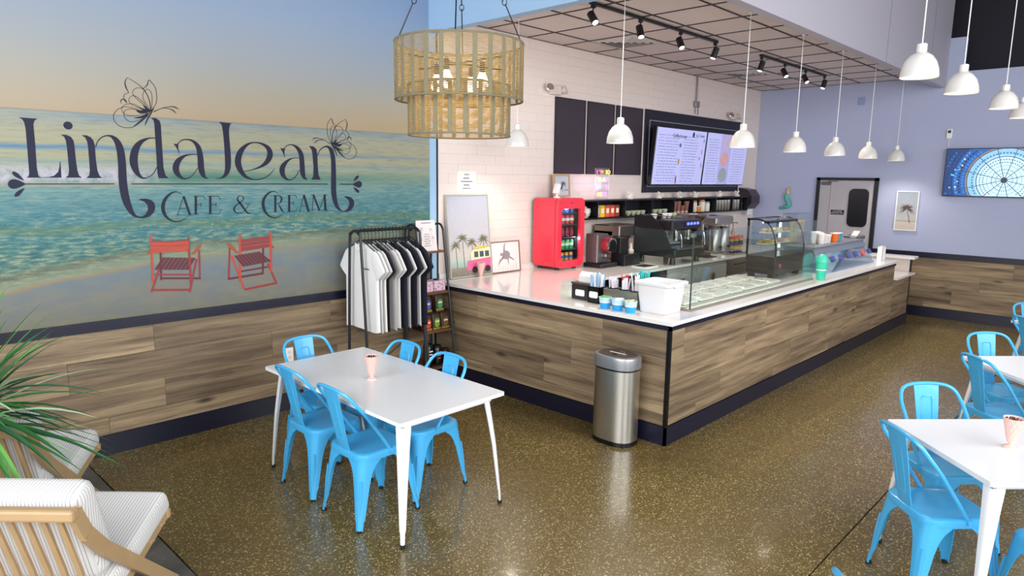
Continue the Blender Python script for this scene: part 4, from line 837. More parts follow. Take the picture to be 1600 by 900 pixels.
ob('handle', B().tube(smooth_path([(.08, 0, .1), (.12, 0, .11), (.13, 0, .07), (.08, 0, .035)], 4), .008, 6), CER, t, True); ob('spout', B().tube([(-.075, 0, .05), (-.105, 0, .09), (-.12, 0, .12)], [.018, .012, .008], 8), CER, t, True)
for k, (c_, nm) in enumerate((('#c9a9b3', 'lilac'), ('#e6c62f', 'yellow'), ('#e05b45', 'red-orange'), ('#d9483f', 'red'), ('#8f3a26', 'brown'))):
    t = shelf_thing('tea_box', '%s tea box on the black wall shelf' % nm, 'box', (6.93+.108*k-6.5)/KS, 'tea boxes'); ob('box', B().rbox(0, .095, -.04, .05, 0, .15, .003, 1), pm(c_, .5, var=.1), t); ob('label', B().box(.02, .075, -.0415, -.04, .05, .11), pm('#efe2cc', .6), t); ob('lid_seam', B().box(-.001, .096, -.041, .051, .125, .128), pm('#6b5a4a', .6), t)
CUPG = pm('#bfc7a6', .3, var=.03, coat=.2)
def mug(x, lb_, grp, z=SZ, y=5.24, X0=SX, m=CUPG, s_=1.):
    t = thing('coffee_cup', lb_, 'cup', (X0+(x*KS if X0 == SX else x), y, z), group=grp); ob('bowl', B().lathe([(.026*s_, 0), (.032*s_, .006), (.048*s_, .05*s_), (.05*s_, .075*s_), (.047*s_, .075*s_), (.03*s_, .01)], 16), m, t, True)
    ob('handle', B().tube(smooth_path([(.046*s_, 0, .062*s_), (.074*s_, 0, .06*s_), (.072*s_, 0, .03*s_), (.04*s_, 0, .022*s_)], 4), .005*s_, 6), m, t, True); return t
for k in range(5): mug((7.585+.115*k-6.5)/KS, 'pale green cup in the row of five on the wall shelf', 'five green cups on the shelf', s_=.84)
for k in range(4): mug((8.21+.135*k-6.5)/KS, 'pale green cup in the row of four on the wall shelf', 'four green cups on the shelf', s_=.9)
for k in range(7):
    x = (8.81+.115*(k % 4)+(.055 if k > 3 else 0)-6.5)/KS; h_ = .17 if k != 2 else .11; t = shelf_thing('paper_cup_stack', 'short brown paper cup stack on the wall shelf' if k == 2 else 'tall brown paper cup stack with pale base on the wall shelf', 'cups', x, 'paper cup stacks on the shelf', 5.2 if k < 4 else 5.3)
    ob('cups', B().lathe([(.03, .03), (.044, h_)], 14), pm('#8c5a4c', .6, var=.1), t, True); ob('base_band', B().lathe([(.028, 0), (.03, .03)], 14), pm('#d8b8a8', .6), t, True)
for k, (x, c_, h_, lb_) in enumerate((((9.34-6.54)/KS, '#c9c3bb', .15, 'grey canister on the wall shelf'), ((9.46-6.54)/KS, '#d8793a', .17, 'orange topped jar on the wall shelf'), ((9.59-6.54)/KS, '#e8873b', .09, 'short orange tub on the wall shelf'), ((9.71-6.54)/KS, '#efe9df', .18, 'tall cream jar with orange lid on the wall shelf'), ((9.86-6.54)/KS, '#e9e3d5', .15, 'cream jar with blue lid on the wall shelf'))):
    t = shelf_thing('jar', lb_, 'jar', x+.05, 'jars on the shelf'); ob('jar_body', B().lathe([(.045, 0), (.05, .01), (.05, h_*.82), (.042, h_*.86)], 16), pm('#efe6d6' if k in (1, 3) else c_, .4), t, True); ob('jar_lid', B().lathe([(.047, h_*.86), (.047, h_)], 16), pm(['#8f8a84', '#e0702b', '#f0ece4', '#e0702b', '#5fa6c4'][k], .4), t, True)
for k in range(9):
    x = ([10.08, 10.18, 10.28, 10.38, 10.48, 10.62, 10.72, 10.82, 10.13][k]-6.5)/KS; t = shelf_thing('steel_tumbler', 'brushed steel tumbler in the row on the wall shelf', 'tumbler', x, 'steel tumblers on the shelf', 5.2 if k < 8 else 5.31); ob('cup', B().lathe([(.03, 0), (.033, .005), (.042, .17)], 14), STEEL, t, True); ob('rim', B().lathe([(.042, .168), (.044, .172), (.04, .174)], 14), CHROME, t, True)
t = shelf_thing('storage_box', 'pale box at the far end of the wall shelf', 'box', (10.99-6.5)/KS, None, 5.28); ob('box', B().rbox(-.05, .06, -.06, .07, 0, .09, .006, 1), pm('#d8d2c8', .5), t); ob('lid', B().rbox(-.055, .065, -.065, .075, .09, .105, .004, 1), pm('#c5beb3', .5), t)
CORAL = pm('#efe6df', .7)
for k, (x, lb_) in enumerate(((1.35, 'white coral ornament on the shelf beside the neon sign'), (2.15, 'white coral ornament on the shelf below the first menu screen edge'), (2.78, 'spiky white coral ornament on the shelf below the first menu screen'), (3.28, 'flat white coral ornament on the shelf below the menu screens'), (4.12, 'round white coral ornament on the shelf below the second menu screen'), (4.82, 'white shell ornament at the far end of the shelf top'))):
    t = thing('coral_ornament', lb_, 'ornament', (SX+x*KS, 5.24, 1.771), group='corals on the shelf top'); r3 = random.Random(k)
    ob('coral_base', B().lathe([(.045, 0), (.05, .02), (.03, .035)], 10), CORAL, t, True)
    for q in range(9): a, e = r3.uniform(0, 6.3), r3.uniform(.3, 1.3); L_ = r3.uniform(.05, .085); ob('coral_branch', B().tube([(0, 0, .02), (L_*math.cos(a)*math.cos(e), L_*math.sin(a)*math.cos(e), .02+L_*math.sin(e))], [.018, .012], 6), CORAL, t, True)
# neon sign
t = thing('neon_sign', "rainbow neon sign reading I'm so glad you're here on the shelf", 'neon sign', (7.12, 5.26, 1.771)); ob('backing', B().rbox(-.15, .15, 0, .008, 0, .40, .004, 1), CLEAR, t); ob('foot', B().box(-.1, .1, -.03, .04, 0, .012), CLEAR, t)
for k, (tx, c_, s_) in enumerate((("I'M SO", '#ff4fd0', .074), ('GLAD', '#ffd23f', .074), ("YOU'RE", '#39c8ff', .074), ('HERE', '#ff5fb8', .074))):
    for j, chh in enumerate(tx):
        if chh == ' ': continue
        cc = [['#ff56d8', '#ff7a4f', '#ffd84a'], ['#ffe14a', '#7dff7a', '#ff6ad0'], ['#4fd0ff', '#9a6bff', '#ff5fb0'], ['#ffd24a', '#ff5f9a', '#b06bff']][k][j*3//len(tx)]
        o = text_ob('neon_letter', chh, s_, pm(cc, .4, emit=3.2), t, (-.122+.049*j+(.045 if k in (1, 3) else 0), -.012, .345-.094*k), (R(90), 0, 0))
lamp('neon_glow', 'POINT', (0, -.1, .2), 1.2, (1, .45, .85), .12, parent=t)
# chalkboards
for k, (x0, x1) in enumerate(((6.29, 6.86), (6.91, 7.47), (7.52, 8.13))):
    t = thing('chalkboard', ['blank black chalkboard panel, the one over the red fridge', 'blank black chalkboard panel between two others, over the neon sign', 'blank black chalkboard panel beside the menu screens'][k], 'chalkboard', (x0, WY-.008, 2.09), group='blank chalkboards on the tile wall')
    ob('board', B().box(.008, x1-x0-.008, -.016, 0, .008, .887), pm('#3a2f3a', .5, var=.05), t); ob('edge', frame4(0, x1-x0, 0, .895, .01, -.022, 0), pm('#2b2430', .5), t)
# menu board with two tilted screens
t = thing('menu_board', 'large black framed menu panel carrying the two screens', 'panel', (8.2, WY-.008, 1.85)); ob('panel', B().box(0, 2.9, -.03, 0, 0, 1.14), pm('#1c1b29', .5), t); ob('bead', frame4(.08, 2.82, .08, 1.0, .012, -.04, -.03), pm('#8d8b96', .3), t)
SCR = pm('#aeb0e0', .4, emit=.5, var=.03); TXT = pm('#77779f', .5); rr = random.Random(8)
for k in range(2):
    x0 = 8.22+1.42*k; t = thing('menu_screen', ['menu screen headed Coffeehouse and Ice Cream', 'menu screen with three round food pictures'][k], 'screen', (x0, 5.26, 1.955), group='menu screens'); t.rotation_euler.x = R(5)
    ob('bezel', B().rbox(0, 1.40, -.02, .05, 0, .81, .006, 1), BLACKM, t); ob('mount', B().box(.4, 1.0, .05, .085, .3, .5), BLACK, t); s_ = ob('screen', B().box(.014, 1.386, -.0215, -.02, .014, .796), SCR, t)
    cols = ((.06, .62), (.72, 1.16)) if k == 0 else ((.05, .42), (.86, 1.3)); 
    for a, c in cols:
        for i in range(17):
            z = .70-.04*i; q = a+rr.uniform(0, .05); f = Fl()
            while q < c-.03: L_ = rr.uniform(.02, .07); f.r(q, min(q+L_, c), z-.0035, z+.0035); q += L_+rr.uniform(.008, .03)
            o = stuff(ob('menu_line', f, TXT, s_)); o.location.y = -.0217
    if k == 0:
        text_ob('menu_heading', 'Coffeehouse', .075, INK, s_, (.62, -.0225, .70), (R(90), 0, 0)); text_ob('menu_heading', 'Ice Cream', .06, INK, s_, (1.2, -.0225, .73), (R(90), 0, 0))
        f = Fl(); f.c(1.0, .735, .03, .04); o = ob('cone_icon', f, INK, s_); o.location.y = -.0217
        for i, (x, z, w_, h_, c_) in enumerate(((.66, .57, .05, .04, '#59668c'), (.66, .34, .04, .06, '#c58a4a'), (.64, .08, .03, .08, '#8c2f45'), (1.33, .66, .03, .04, '#6f9ac0'), (1.3, .5, .03, .05, '#b98c94'), (1.25, .4, .03, .03, '#9a6f9e'), (1.33, .3, .02, .05, '#a86a80'))): f = Fl().c(x, z, w_*.6, h_*.8); o = ob('menu_picture', f, pm(c_, .5, emit=.3), s_); o.location.y = -.0219
    else:
        f = Fl().r(.46, .82, .014, .796); o = ob('menu_strip', f, pm('#9a98cc', .5, emit=.55), s_); o.location.y = -.0216
        for z, c_ in ((.66, '#b9a9c9'), (.41, '#c79aa0'), (.16, '#8f98a0')): f = Fl().c(.63, z, .14, .115); o = ob('menu_picture', f, pm(c_, .5, emit=.35, var=.35, scale=22), s_); o.location.y = -.0222
# emergency lights, junction conduit
def emlight(x, z, lb_, s_=1.):
    t = thing('emergency_light', lb_, 'emergency light', (x, WY-.007, z), group='twin-head emergency lights'); ob('housing', B().rbox(-.09, .09, -.06, 0, -.06, .05, .012, 2), pm('#e0d3cc', .4), t)
    for q in (-1, 1): h_ = ob('lamp_head', B().at(q*.13, -.06, .0, rx=R(70), rz=q*R(30)).lathe([(.03, -.03), (.05, .02), (.055, .03)], 14), pm('#d9ccc6', .4), t, True); ob('lens', B().at(q*.13, -.06, .0, rx=R(70), rz=q*R(30)).lathe([(.045, .031), (.04, .034)], 14), CHROME, h_)
emlight(6.25, 3.06, 'white twin-head emergency light on the tile wall above the chalkboards'); emlight(10.75, 3.07, 'white twin-head emergency light above the menu screens')
t = thing('conduit', 'grey ceiling conduit with junction box above the menu screens', 'conduit', (9.56, WY-.007, 3.15)); ob('pipe', B().tube([(0, -.02, .05), (0, -.02, HB-3.155)], .012, 8), pm('#8d8a8c', .4, .6), t); ob('box', B().rbox(-.06, .06, -.05, 0, -.03, .06, .005, 1), pm('#9a9698', .4, .5), t); ob('cable', B().tube([(.04, -.03, -.03), (.05, -.03, -.14)], .006, 6).tube([(-.04, -.03, -.03), (-.04, -.03, -.13)], .005, 6), BLACK, t)
# ---- appliances on the back counter
def bar(name, lb_, cat, x, y, grp=None, rz=0): return thing(name, lb_, cat, (x, y, ZC), rz, grp)
DK = pm('#1b1b1f', .35); GREYS = pm('#7b7678', .35, .7)
t = bar('coffee_grinder', 'grey grinder with red and chrome round hopper beside the red fridge', 'grinder', 6.6, 4.9); ob('base', B().rbox(-.14, .2, -.16, .12, 0, .05, .01, 1), DK, t); ob('body', B().rbox(-.12, .1, -.08, .1, .05, .4, .015, 2), GREYS, t)
ob('drum', B().at(.02, -.08, .27, rx=R(90)).lathe([(.085, 0), (.09, .08), (.08, .1)], 20), pm('#9e2332', .3), t, True); ob('drum_face', B().at(.02, -.185, .27, rx=R(90)).lathe([(.088, 0), (.088, .012), (.07, .014)], 20), CHROME, t, True); ob('drum_hole', B().at(.02, -.2, .27, rx=R(90)).lathe([(.066, 0), (.066, .004)], 20), BLACKM, t); ob('spout', B().rbox(-.03, .06, -.14, -.05, .12, .17, .01, 1), STEEL, t)
t = bar('paper_cup_tower', 'tall stack of white paper cups beside the stainless brewer', 'cups', 6.92, 5.1)
for k in range(6): ob('cup', B().at(0, 0, k*.045).lathe([(.034, 0), (.048, .1), (.05, .102), (.046, .1)], 14), WHITE, t, True)
t = bar('cup_organizer', 'black organizer box with lids before the paper cup tower', 'organizer', 6.98, 4.78); ob('low_bin', B().rbox(-.14, .2, -.1, .1, 0, .14, .006, 1), DK, t); ob('tall_bin', B().rbox(-.12, .06, -.02, .12, .14, .34, .006, 1), pm('#242226', .4), t); ob('lid_stack', B().at(.13, 0, .14).lathe([(.04, 0), (.045, .03), (.02, .06), (.015, .12)], 14), pm('#d9cdbd', .4), t, True)
t = bar('order_tablet', 'flat tablet lying on the back counter', 'tablet', 7.02, 4.5); ob('slab', B().rbox(-.14, .14, -.1, .1, 0, .012, .004, 1), WHITE, t); ob('display', B().box(-.12, .12, -.085, .085, .012, .0135), DK, t)
t = bar('coffee_brewer', 'stainless coffee brewer with glass carafe on the back counter', 'brewer', 7.26, 5.12); BR = pm('#9d948c', .25, .9); ob('base', B().rbox(-.2, .26, -.2, .2, 0, .04, .006, 1), BR, t); ob('tower', B().rbox(-.2, .02, -.1, .2, .04, .4, .01, 1), BR, t); ob('head', B().rbox(-.2, .26, -.2, .2, .33, .47, .012, 1), BR, t); ob('panel', B().box(.262, .264, -.15, .1, .35, .45), DK, t)
ob('funnel', B().at(.13, -.06, .24).lathe([(.04, 0), (.07, .08)], 16), DK, t, True); ob('red_switch', B().rbox(.2, .26, -.25, -.24, .40, .44, .003, 1), pm('#e0344a', .4), t); c_ = ob('carafe', B().at(.13, -.06, .041).lathe([(.06, 0), (.08, .05), (.07, .11), (.045, .15), (.05, .17)], 18), glass_mat('carafe_glass', (.8, .8, .82, 1), 0, 1.5, .1), t, True); ob('carafe_handle', B().tube([(.13, -.13, .17), (.13, -.18, .15), (.13, -.17, .08)], .01, 6), DK, c_)
t = bar('espresso_machine', 'large black two-group espresso machine with cups on top', 'espresso machine', 7.75, 4.585); t.scale.x = .74; ESP = pm('#202a28', .3, coat=.2)
for a in (-.4, .4):
    for c in (-.2, .25): ob('foot', B().at(a, c, 0).lathe([(.04, 0), (.03, .09)], 12), DK, t, True)
ob('tub', B().rbox(-.5, .5, -.28, .32, .09, .19, .02, 2), ESP, t); ob('drip_grate', B().box(-.42, .42, -.3, 0, .19, .205), STEEL, t); ob('back_body', B().rbox(-.5, .5, .02, .32, .19, .55, .03, 2), ESP, t); ob('head', B().rbox(-.48, .48, -.22, .1, .42, .55, .02, 2), pm('#1a1a1c', .3), t)
ob('side_panel', B().at(-.51, 0, 0).add([(0, y, z) for y, z in ((-.28, .1), (.33, .1), (.33, .6), (.08, .6), (-.1, .45))]+[(.02, y, z) for y, z in ((-.28, .1), (.33, .1), (.33, .6), (.08, .6), (-.1, .45))], [(0, 1, 2, 3, 4), (9, 8, 7, 6, 5)]+[(i, (i+1) % 5, (i+1) % 5+5, i+5) for i in range(5)]), DK, t)
ob('control_display', B().box(-.1, .4, -.232, -.22, .47, .53), pm('#23254a', .3), t)
for k in range(4): ob('display_icon', B().box(-.05+.11*k, 0.0+.02+.11*k, -.234, -.232, .485, .515), pm('#5c6cff', .3, emit=2.), t)
for a in (-.2, .2):
    gq = ob('group_head', B().at(a, -.14, .32).lathe([(.04, 0), (.045, .1)], 14), CHROME, t, True); ob('portafilter', B().at(a, -.14, .29).lathe([(.04, 0), (.04, .03)], 14), STEEL, gq, True); ob('portafilter_handle', B().tube([(a, -.16, .3), (a, -.33, .28)], [.012, .016], 8), DK, gq, True)
for a in (-.38, .4): ob('steam_wand', B().tube(smooth_path([(a, -.2, .44), (a+.02, -.28, .38), (a+.03, -.3, .22)], 4), .007, 6), CHROME, t, True)
ob('mirror_panel', B().box(-.3, .3, .0, .018, .22, .41), pm('#b8bcc0', .1, .9), t)
ob('cup_rail', B().tube([(-.46, -.18, .6), (.46, -.18, .6), (.46, .28, .6), (-.46, .28, .6)], .006, 6, True), CHROME, t, True)
for k in range(5): mug(-.26+.118*k, ['white cup on top of the espresso machine', 'black cup on top of the espresso machine', 'white cup on top of the espresso machine', 'white cup on top of the espresso machine', 'pale green cup on top of the espresso machine'][k], 'cups on the espresso machine', ZC+.552, 4.7, 7.75, [WHITE, DK, WHITE, WHITE, CUPG][k], .84)
t = bar('bean_grinder', 'black espresso grinder with clear bean hopper beside the espresso machine', 'grinder', 8.58, 4.72); ob('base', B().rbox(-.13, .13, -.2, .14, 0, .05, .01, 1), DK, t); ob('body', B().rbox(-.1, .1, -.08, .13, .05, .36, .02, 2), DK, t); ob('hopper', B().at(0, .02, .36).lathe([(.05, 0), (.09, .08), (.17, .18), (.17, .22)], 20, False), glass_mat('hopper_plastic', (.72, .6, .57, 1), .12, 1.5, .14), t, True); ob('beans', B().at(0, .02, .362).lathe([(.045, 0), (.085, .075), (.08, .085)], 18), pm('#3a2018', .6), t, True); ob('fork', B().box(-.04, .04, -.16, -.08, .2, .215), STEEL, t); ob('tamp_mat', B().rbox(-.11, .11, -.3, -.2, 0, .012, .003, 1), DK, t)
t = bar('batch_brewer', 'tall stainless double brewer with steel urns on the back counter', 'brewer', 9.35, 4.85); ob('drip_tray', B().rbox(-.28, .3, -.25, .18, 0, .03, .005, 1), STEEL, t); ob('column', B().rbox(-.25, .25, .02, .18, .03, .44, .01, 1), STEEL, t); ob('head', B().at(0, 0, 0).rbox(-.26, .26, -.2, .18, .40, .53, .03, 2), STEEL, t)
for a in (-.12, .14): u = ob('urn', B().at(a, -.1, .031).lathe([(.09, 0), (.09, .3), (.06, .34)], 18), STEEL, t, True); ob('urn_tap', B().rbox(a-.015, a+.015, -.22, -.18, .06, .1, .004, 1), DK, u)
t = bar('teal_pitcher', 'turquoise pitcher beside the stainless brewer', 'pitcher', 9.78, 4.98); ob('pitcher_body', B().lathe([(.06, 0), (.065, .2), (.075, .33)], 16), pm('#6fcfb8', .4), t, True); ob('handle', B().tube([(.07, 0, .28), (.12, 0, .26), (.115, 0, .12), (.065, 0, .1)], .009, 6), pm('#6fcfb8', .4), t, True)
for k in range(5):
    t = bar('syrup_bottle', 'clear syrup bottle with black pump in the row on the back counter', 'bottle', 10.0+.14*k, 5.12, 'pump syrup bottles'); ob('bottle', B().lathe([(.036, 0), (.038, .01), (.038, .2), (.016, .25), (.015, .28)], 14), pm(['#c98b4a', '#d9c9a0', '#c46a3a', '#d8b070', '#b98a5a'][k], .15), t, True); ob('label', B().lathe([(.0386, .06), (.0386, .16)], 14, False), pm('#efe8dc', .5), t, True); ob('pump', B().tube([(0, 0, .28), (0, 0, .36), (0, -.06, .365), (0, -.075, .35)], .007, 6), DK, t, True)
for k in range(3):
    t = bar('sauce_jar', 'red lidded sauce jar with blue label on the back counter', 'jar', 10.05+.16*k, 4.9, 'sauce jars'); ob('jar_body', B().lathe([(.05, 0), (.052, .01), (.052, .14)], 14), pm('#c9a02f', .4), t, True); ob('label', B().lathe([(.0525, .03), (.0525, .1)], 14, False), pm('#35456f', .5), t, True); ob('jar_lid', B().lathe([(.053, .14), (.053, .18)], 14), pm('#d43434', .4), t, True)
t = bar('counter_tray', 'steel tray with tools before the tall brewer', 'tray', 9.3, 4.45); ob('tray', B().rbox(-.22, .22, -.1, .1, 0, .02, .004, 1), STEEL, t)
for k in range(3): ob('tool', B().tube([(-.15+.12*k, -.05, .026), (-.08+.12*k, .05, .03)], .01, 6), DK, t, True)
t = thing('towel_dispenser', 'dark paper towel dispenser hanging on the tile wall end', 'dispenser', (11.36, WY-.008, 1.55)); ob('cover', B().add([(x, y, z) for x in (-.16, .16) for y, z in ((0, .0), (-.16, .0), (-.24, .1), (-.24, .22), (-.16, .33), (0, .36))], [(0, 1, 2, 3, 4, 5), (11, 10, 9, 8, 7, 6)]+[(i, (i+1) % 6, (i+1) % 6+6, i+6) for i in range(6)]), pm('#3a2a34', .3), t); ob('paper_tail', B().box(-.1, .1, -.15, -.147, -.1, .0), PAPER, t); ob('lever', B().box(.16, .2, -.2, -.17, .06, .08), BLACK, t)
# ---- back wall things
t = thing('mermaid_figure', 'turquoise tailed mermaid wall ornament beside the door', 'ornament', (BX-.008, 4.78, 1.57), R(-90)); 
f = B().tube(smooth_path([(.02, -.02, .25), (0, -.025, .18), (.04, -.03, .11), (.055, -.03, .05), (0, -.025, .02), (-.04, -.02, .04), (-.06, -.02, .0)], 4), [.045]*6+[.04]*6+[.035]*5+[.026]*4+[.012]*4, 10); ob('tail', f, pm('#5fb5ae', .5, var=.15), t, True)
ob('torso', B().tube([(.02, -.02, .2), (.015, -.025, .27), (.02, -.02, .3)], [.035, .03, .018], 10), pm('#d9c0ae', .6), t, True); ob('head', B().at(.02, -.025, .32).lathe([(.008, -.03), (.025, -.012), (.025, .012), (.006, .03)], 12), pm('#d9c0ae', .6), t, True); ob('hair', B().at(.025, -.018, .325).lathe([(.01, -.05), (.03, -.02), (.031, .015), (.008, .036)], 12), pm('#cbb28c', .7), t, True); ob('arm', B().tube([(-.01, -.02, .27), (-.04, -.04, .23), (-.02, -.05, .28)], .009, 6).tube([(.05, -.02, .27), (.075, -.04, .22), (.05, -.05, .19)], .009, 6), pm('#d9c0ae', .6), t, True); ob('tail_fin', B().at(-.07, -.02, .0).rbox(-.05, .04, -.006, .006, -.025, .02, .005, 1), pm('#4f9f9a', .5), t)
t = thing('framed_print', 'white framed palm tree beach picture hanging beside the door', 'picture', (BX-.002, 3.07, 1.30), R(-90)); ob('frame', frame4(0, .31, 0, .605, .014, -.03, 0), WHITE, t); pr = ob('print', B().box(.014, .296, -.022, -.005, .014, .591), gradient('palm_sky', [(0, '#cdbfb0'), (.22, '#d3c7b8'), (.24, '#8fa3a8'), (.27, '#c9c2b4'), (.42, '#b9bcc0'), (1, '#9ba9bd')], 0, .605), t)
f = Fl(); f.line([(.21, .12), (.195, .2), (.16, .33)], [.014, .01, .008]); o = ob('palm_trunk', f, pm('#6b5648', .6), pr); o.location.y = -.022; f = Fl(); fronds(f, .16, .34, .115, 9, 15); o = ob('palm_fronds', f, pm('#5a4b44', .6), pr); o.location.y = -.022
t = thing('television', 'wall television showing a blue glass dome', 'television', (BX-.01, 2.46, 1.845), R(-90)); ob('case', B().rbox(0, 1.22, -.07, -.0, 0, .69, .006, 1), BLACKM, t)
DB = pm('#123a78', .3, emit=.35, var=.7, scale=30); s_ = ob('screen', B().box(.012, 1.208, -.0715, -.07, .012, .678), DB, t); cx, cz = .74, .24
def rings(nm, r0, r1, col, e, lay, n=48):
    pts = []
    f = B(); zc = lambda v: min(max(v, .013), .677); xc = lambda v: min(max(v, .013), 1.207)
    vs = [(xc(cx+r*math.cos(2*math.pi*i/n)), -.0717-.0002*lay, zc(cz+r*math.sin(2*math.pi*i/n))) for r in (r0, r1) for i in range(n)]
    f.add(vs, [(i, (i+1) % n, n+(i+1) % n, n+i) for i in range(n)]); ob(nm, f, pm(col, .3, emit=e, var=.1), s_)
rings('dome_ring', .47, .62, '#1d5fae', .35, 1); rings('dome_ring', .45, .468, '#a08a6a', .3, 2); rings('dome_ring', .34, .44, '#8cc4e4', .45, 3); rings('dome_glass', .03, .35, '#c4e4f2', .5, 4); rings('dome_ring', .325, .34, '#3f6f96', .5, 5); rings('dome_ring', .2, .208, '#7fa9c4', .7, 6); rings('dome_hub', .002, .04, '#1b2c40', .2, 9)
for r_, n_, w_, c_, e_ in ((.1, 24, .012, '#5f88a6', .2), (.15, 34, .013, '#5f88a6', .2), (.25, 50, .014, '#557f9e', .2), (.29, 56, .014, '#557f9e', .2), (.38, 60, .02, '#3f7fb5', .3), (.5, 70, .022, '#2f86d8', .5), (.545, 76, .02, '#0d2c5e', .1), (.59, 80, .022, '#3f98e6', .5), (.66, 84, .024, '#1d4f94', .3), (.72, 90, .022, '#2a6fbe', .4)):
    f = B(); ww_ = 2*math.pi*r_/n_*.28
    for i in range(n_):
        a = 2*math.pi*i/n_; x, z = cx+r_*math.cos(a), cz+r_*math.sin(a)
        if .04 < x < 1.18 and .03 < z < .65: f.add([(x+dx*math.cos(a)-dy*math.sin(a), -.07268, z+dx*math.sin(a)+dy*math.cos(a)) for dx, dy in ((-w_/2, -ww_), (w_/2, -ww_), (w_/2, ww_), (-w_/2, ww_))], [(0, 1, 2, 3)])
    stuff(ob('dome_tile_row', f, pm(c_, .4, emit=e_), s_))
for k in range(12):
    a = R(15+30*k); r1 = .75; x1, z1 = cx+r1*math.cos(a), cz+r1*math.sin(a); tt = 1.
    for lo, hi, v0, v1 in ((.013, 1.207, cx, x1), (.013, .677, cz, z1)):
        if v1 < lo: tt = min(tt, (lo-v0)/(v1-v0))
        if v1 > hi: tt = min(tt, (hi-v0)/(v1-v0))
    f = Fl(); f.line([(cx, cz), (cx+(x1-cx)*tt, cz+(z1-cz)*tt)], .008); o = ob('dome_rib', f, pm('#2a4a6b', .4, emit=.2), s_); o.location.y = -.0725
for k in range(26):
    a = R(100+rr.uniform(0, 160)); r_ = rr.uniform(.5, .75); x, z = cx+r_*math.cos(a), cz+r_*math.sin(a)
    if .04 < x < 1.18 and .03 < z < .64: f = Fl(); f.r(x, x+.022, z, z+.016); o = ob('dome_light', f, pm('#5fb4f0' if k % 4 else '#e8b83a', .3, emit=1.2), s_); o.location.y = -.0722
t = thing('wall_sensor', 'small white wall sensor with dark window above the television', 'sensor', (BX, 2.46, 2.68), R(-90)); ob('case', B().rbox(-.035, .035, -.03, 0, 0, .14, .008, 2), WHITE, t); ob('window', B().box(-.02, .02, -.032, -.03, .08, .12), DK, t); ob('lead', B().tube([(0, -.008, 0), (0, -.008, -.12)], .004, 6), WHITE, t)
t = thing('wall_plate', 'small pale square plate high on the back wall under the bulkhead', 'plate', (BX, 3.72, 3.3), R(-90)); ob('plate', B().rbox(-.05, .05, -.012, 0, -.06, .06, .004, 1), pm('#8fa0c4', .5), t); ob('screw', B().at(0, -.012, 0, rx=R(90)).lathe([(.006, 0), (.006, .003)], 8), STEEL, t)
t = thing('wall_outlet', 'white power outlet on the wainscot behind the blue chairs', 'outlet', (2.80, WY-.0135, .43)); ob('plate', B().rbox(-.04, .04, -.006, 0, 0, .125, .003, 1), WHITE, t)
for z in (.04, .085): ob('socket', B().at(0, -.006, z, rx=R(90)).lathe([(.017, 0), (.017, .003)], 12), pm('#dedcd8', .4), t)

# ================================================================== LIGHT FITTINGS
SHADE = pm('#eeeae4', .18, var=.015, coat=.4); BULB = pm('#fff3df', .4, emit=7.)
def pendant(x, y, zb, ztop, label, power):
    t = thing('pendant_lamp', label, 'lamp', (x, y, zb), group='white dome pendant lamps')
    ob('shade', B().lathe([(.118, 0), (.1175, .012), (.113, .053), (.098, .1), (.072, .138), (.045, .158), (.034, .163), (.03, .162), (.044, .153), (.07, .131), (.094, .095), (.109, .05), (.1145, .004)], 32, False), SHADE, t, True)
    ob('shade_cap', B().lathe([(.032, .158), (.032, .215), (.026, .22), (.008, .224)], 18), SHADE, t, True); ob('cord', B().tube([(0, 0, .22), (0, 0, ztop-zb)], .004, 6), WHITE, t)
    ob('ceiling_rose', B().lathe([(.018, ztop-zb-.015), (.018, ztop-zb)], 16), WHITE, t); ob('bulb', B().at(0, 0, .075).lathe([(.008, -.045), (.03, -.025), (.034, 0), (.02, .035), (.016, .06)], 14), BULB, t, True)
    lamp('pendant_light', 'SPOT', (0, 0, .03), power, (1, .9, .78), .05, parent=t, spot=R(130))
PL = ['pendant lamp over the counter end by the tile wall', 'pendant lamp over the counter return, before the chalkboards', 'pendant lamp over the glass guard, before the menu screens', 'pendant lamp over the pastry case', 'pendant lamp over the ice cream cabinet, nearer the pastry case', 'pendant lamp over the ice cream cabinet, nearer the door', 'pendant lamp over the lowered end of the counter']
for (x, y), lb_ in zip(((5.06, 4.81), (5.06, 3.56), (6.27, 3.0), (7.55, 3.01), (8.8, 3.02), (10.06, 3.02), (11.3, 3.0)), PL): pendant(x, y, 2.35, HB-.005, 'white dome '+lb_, 22)
for (x, y), lb_ in zip(((5.3, 1.32), (6.42, 1.29), (7.95, 1.24), (9.2, 1.26)), ('over the first turned table', 'between the first and middle turned tables', 'over the middle turned table', 'over the last turned table')): pendant(x, y, 2.74, HC, 'white dome pendant lamp hanging '+lb_, 22)
def track(x0, x1, y, lb_, tilts):
    z = HB-.03; t = thing('track_light', lb_, 'track light', (x0, y, z), group='black track lights'); ob('rail', B().rbox(0, x1-x0, -.018, .018, 0, .024, .003, 1), BLACK, t)
    for k, (a, lit) in enumerate(tilts):
        x = .04+(x1-x0-.08)*k/3; h = ob('lamp_head', B().at(x, 0, -.11, rx=R(a), ry=R(12)).lathe([(.03, -.06), (.034, -.058), (.034, .055), (.028, .06)], 16), BLACK, t, True); ob('stem', B().rbox(x-.02, x+.02, -.014, .014, -.03, 0, .003, 1).tube([(x, 0, -.03), (x, 0, -.075)], .007, 6), BLACK, h); ob('lens', B().at(x, 0, -.11, rx=R(a), ry=R(12)).lathe([(.027, -.062), (.027, -.059)], 14), pm('#fff1d8', .3, emit=12. if lit else 3.), h)
        lamp('track_spot', 'SPOT', (x, .0, -.19), 58, (1, .86, .72), .03, (R(a), R(12), 0), t, spot=R(75))
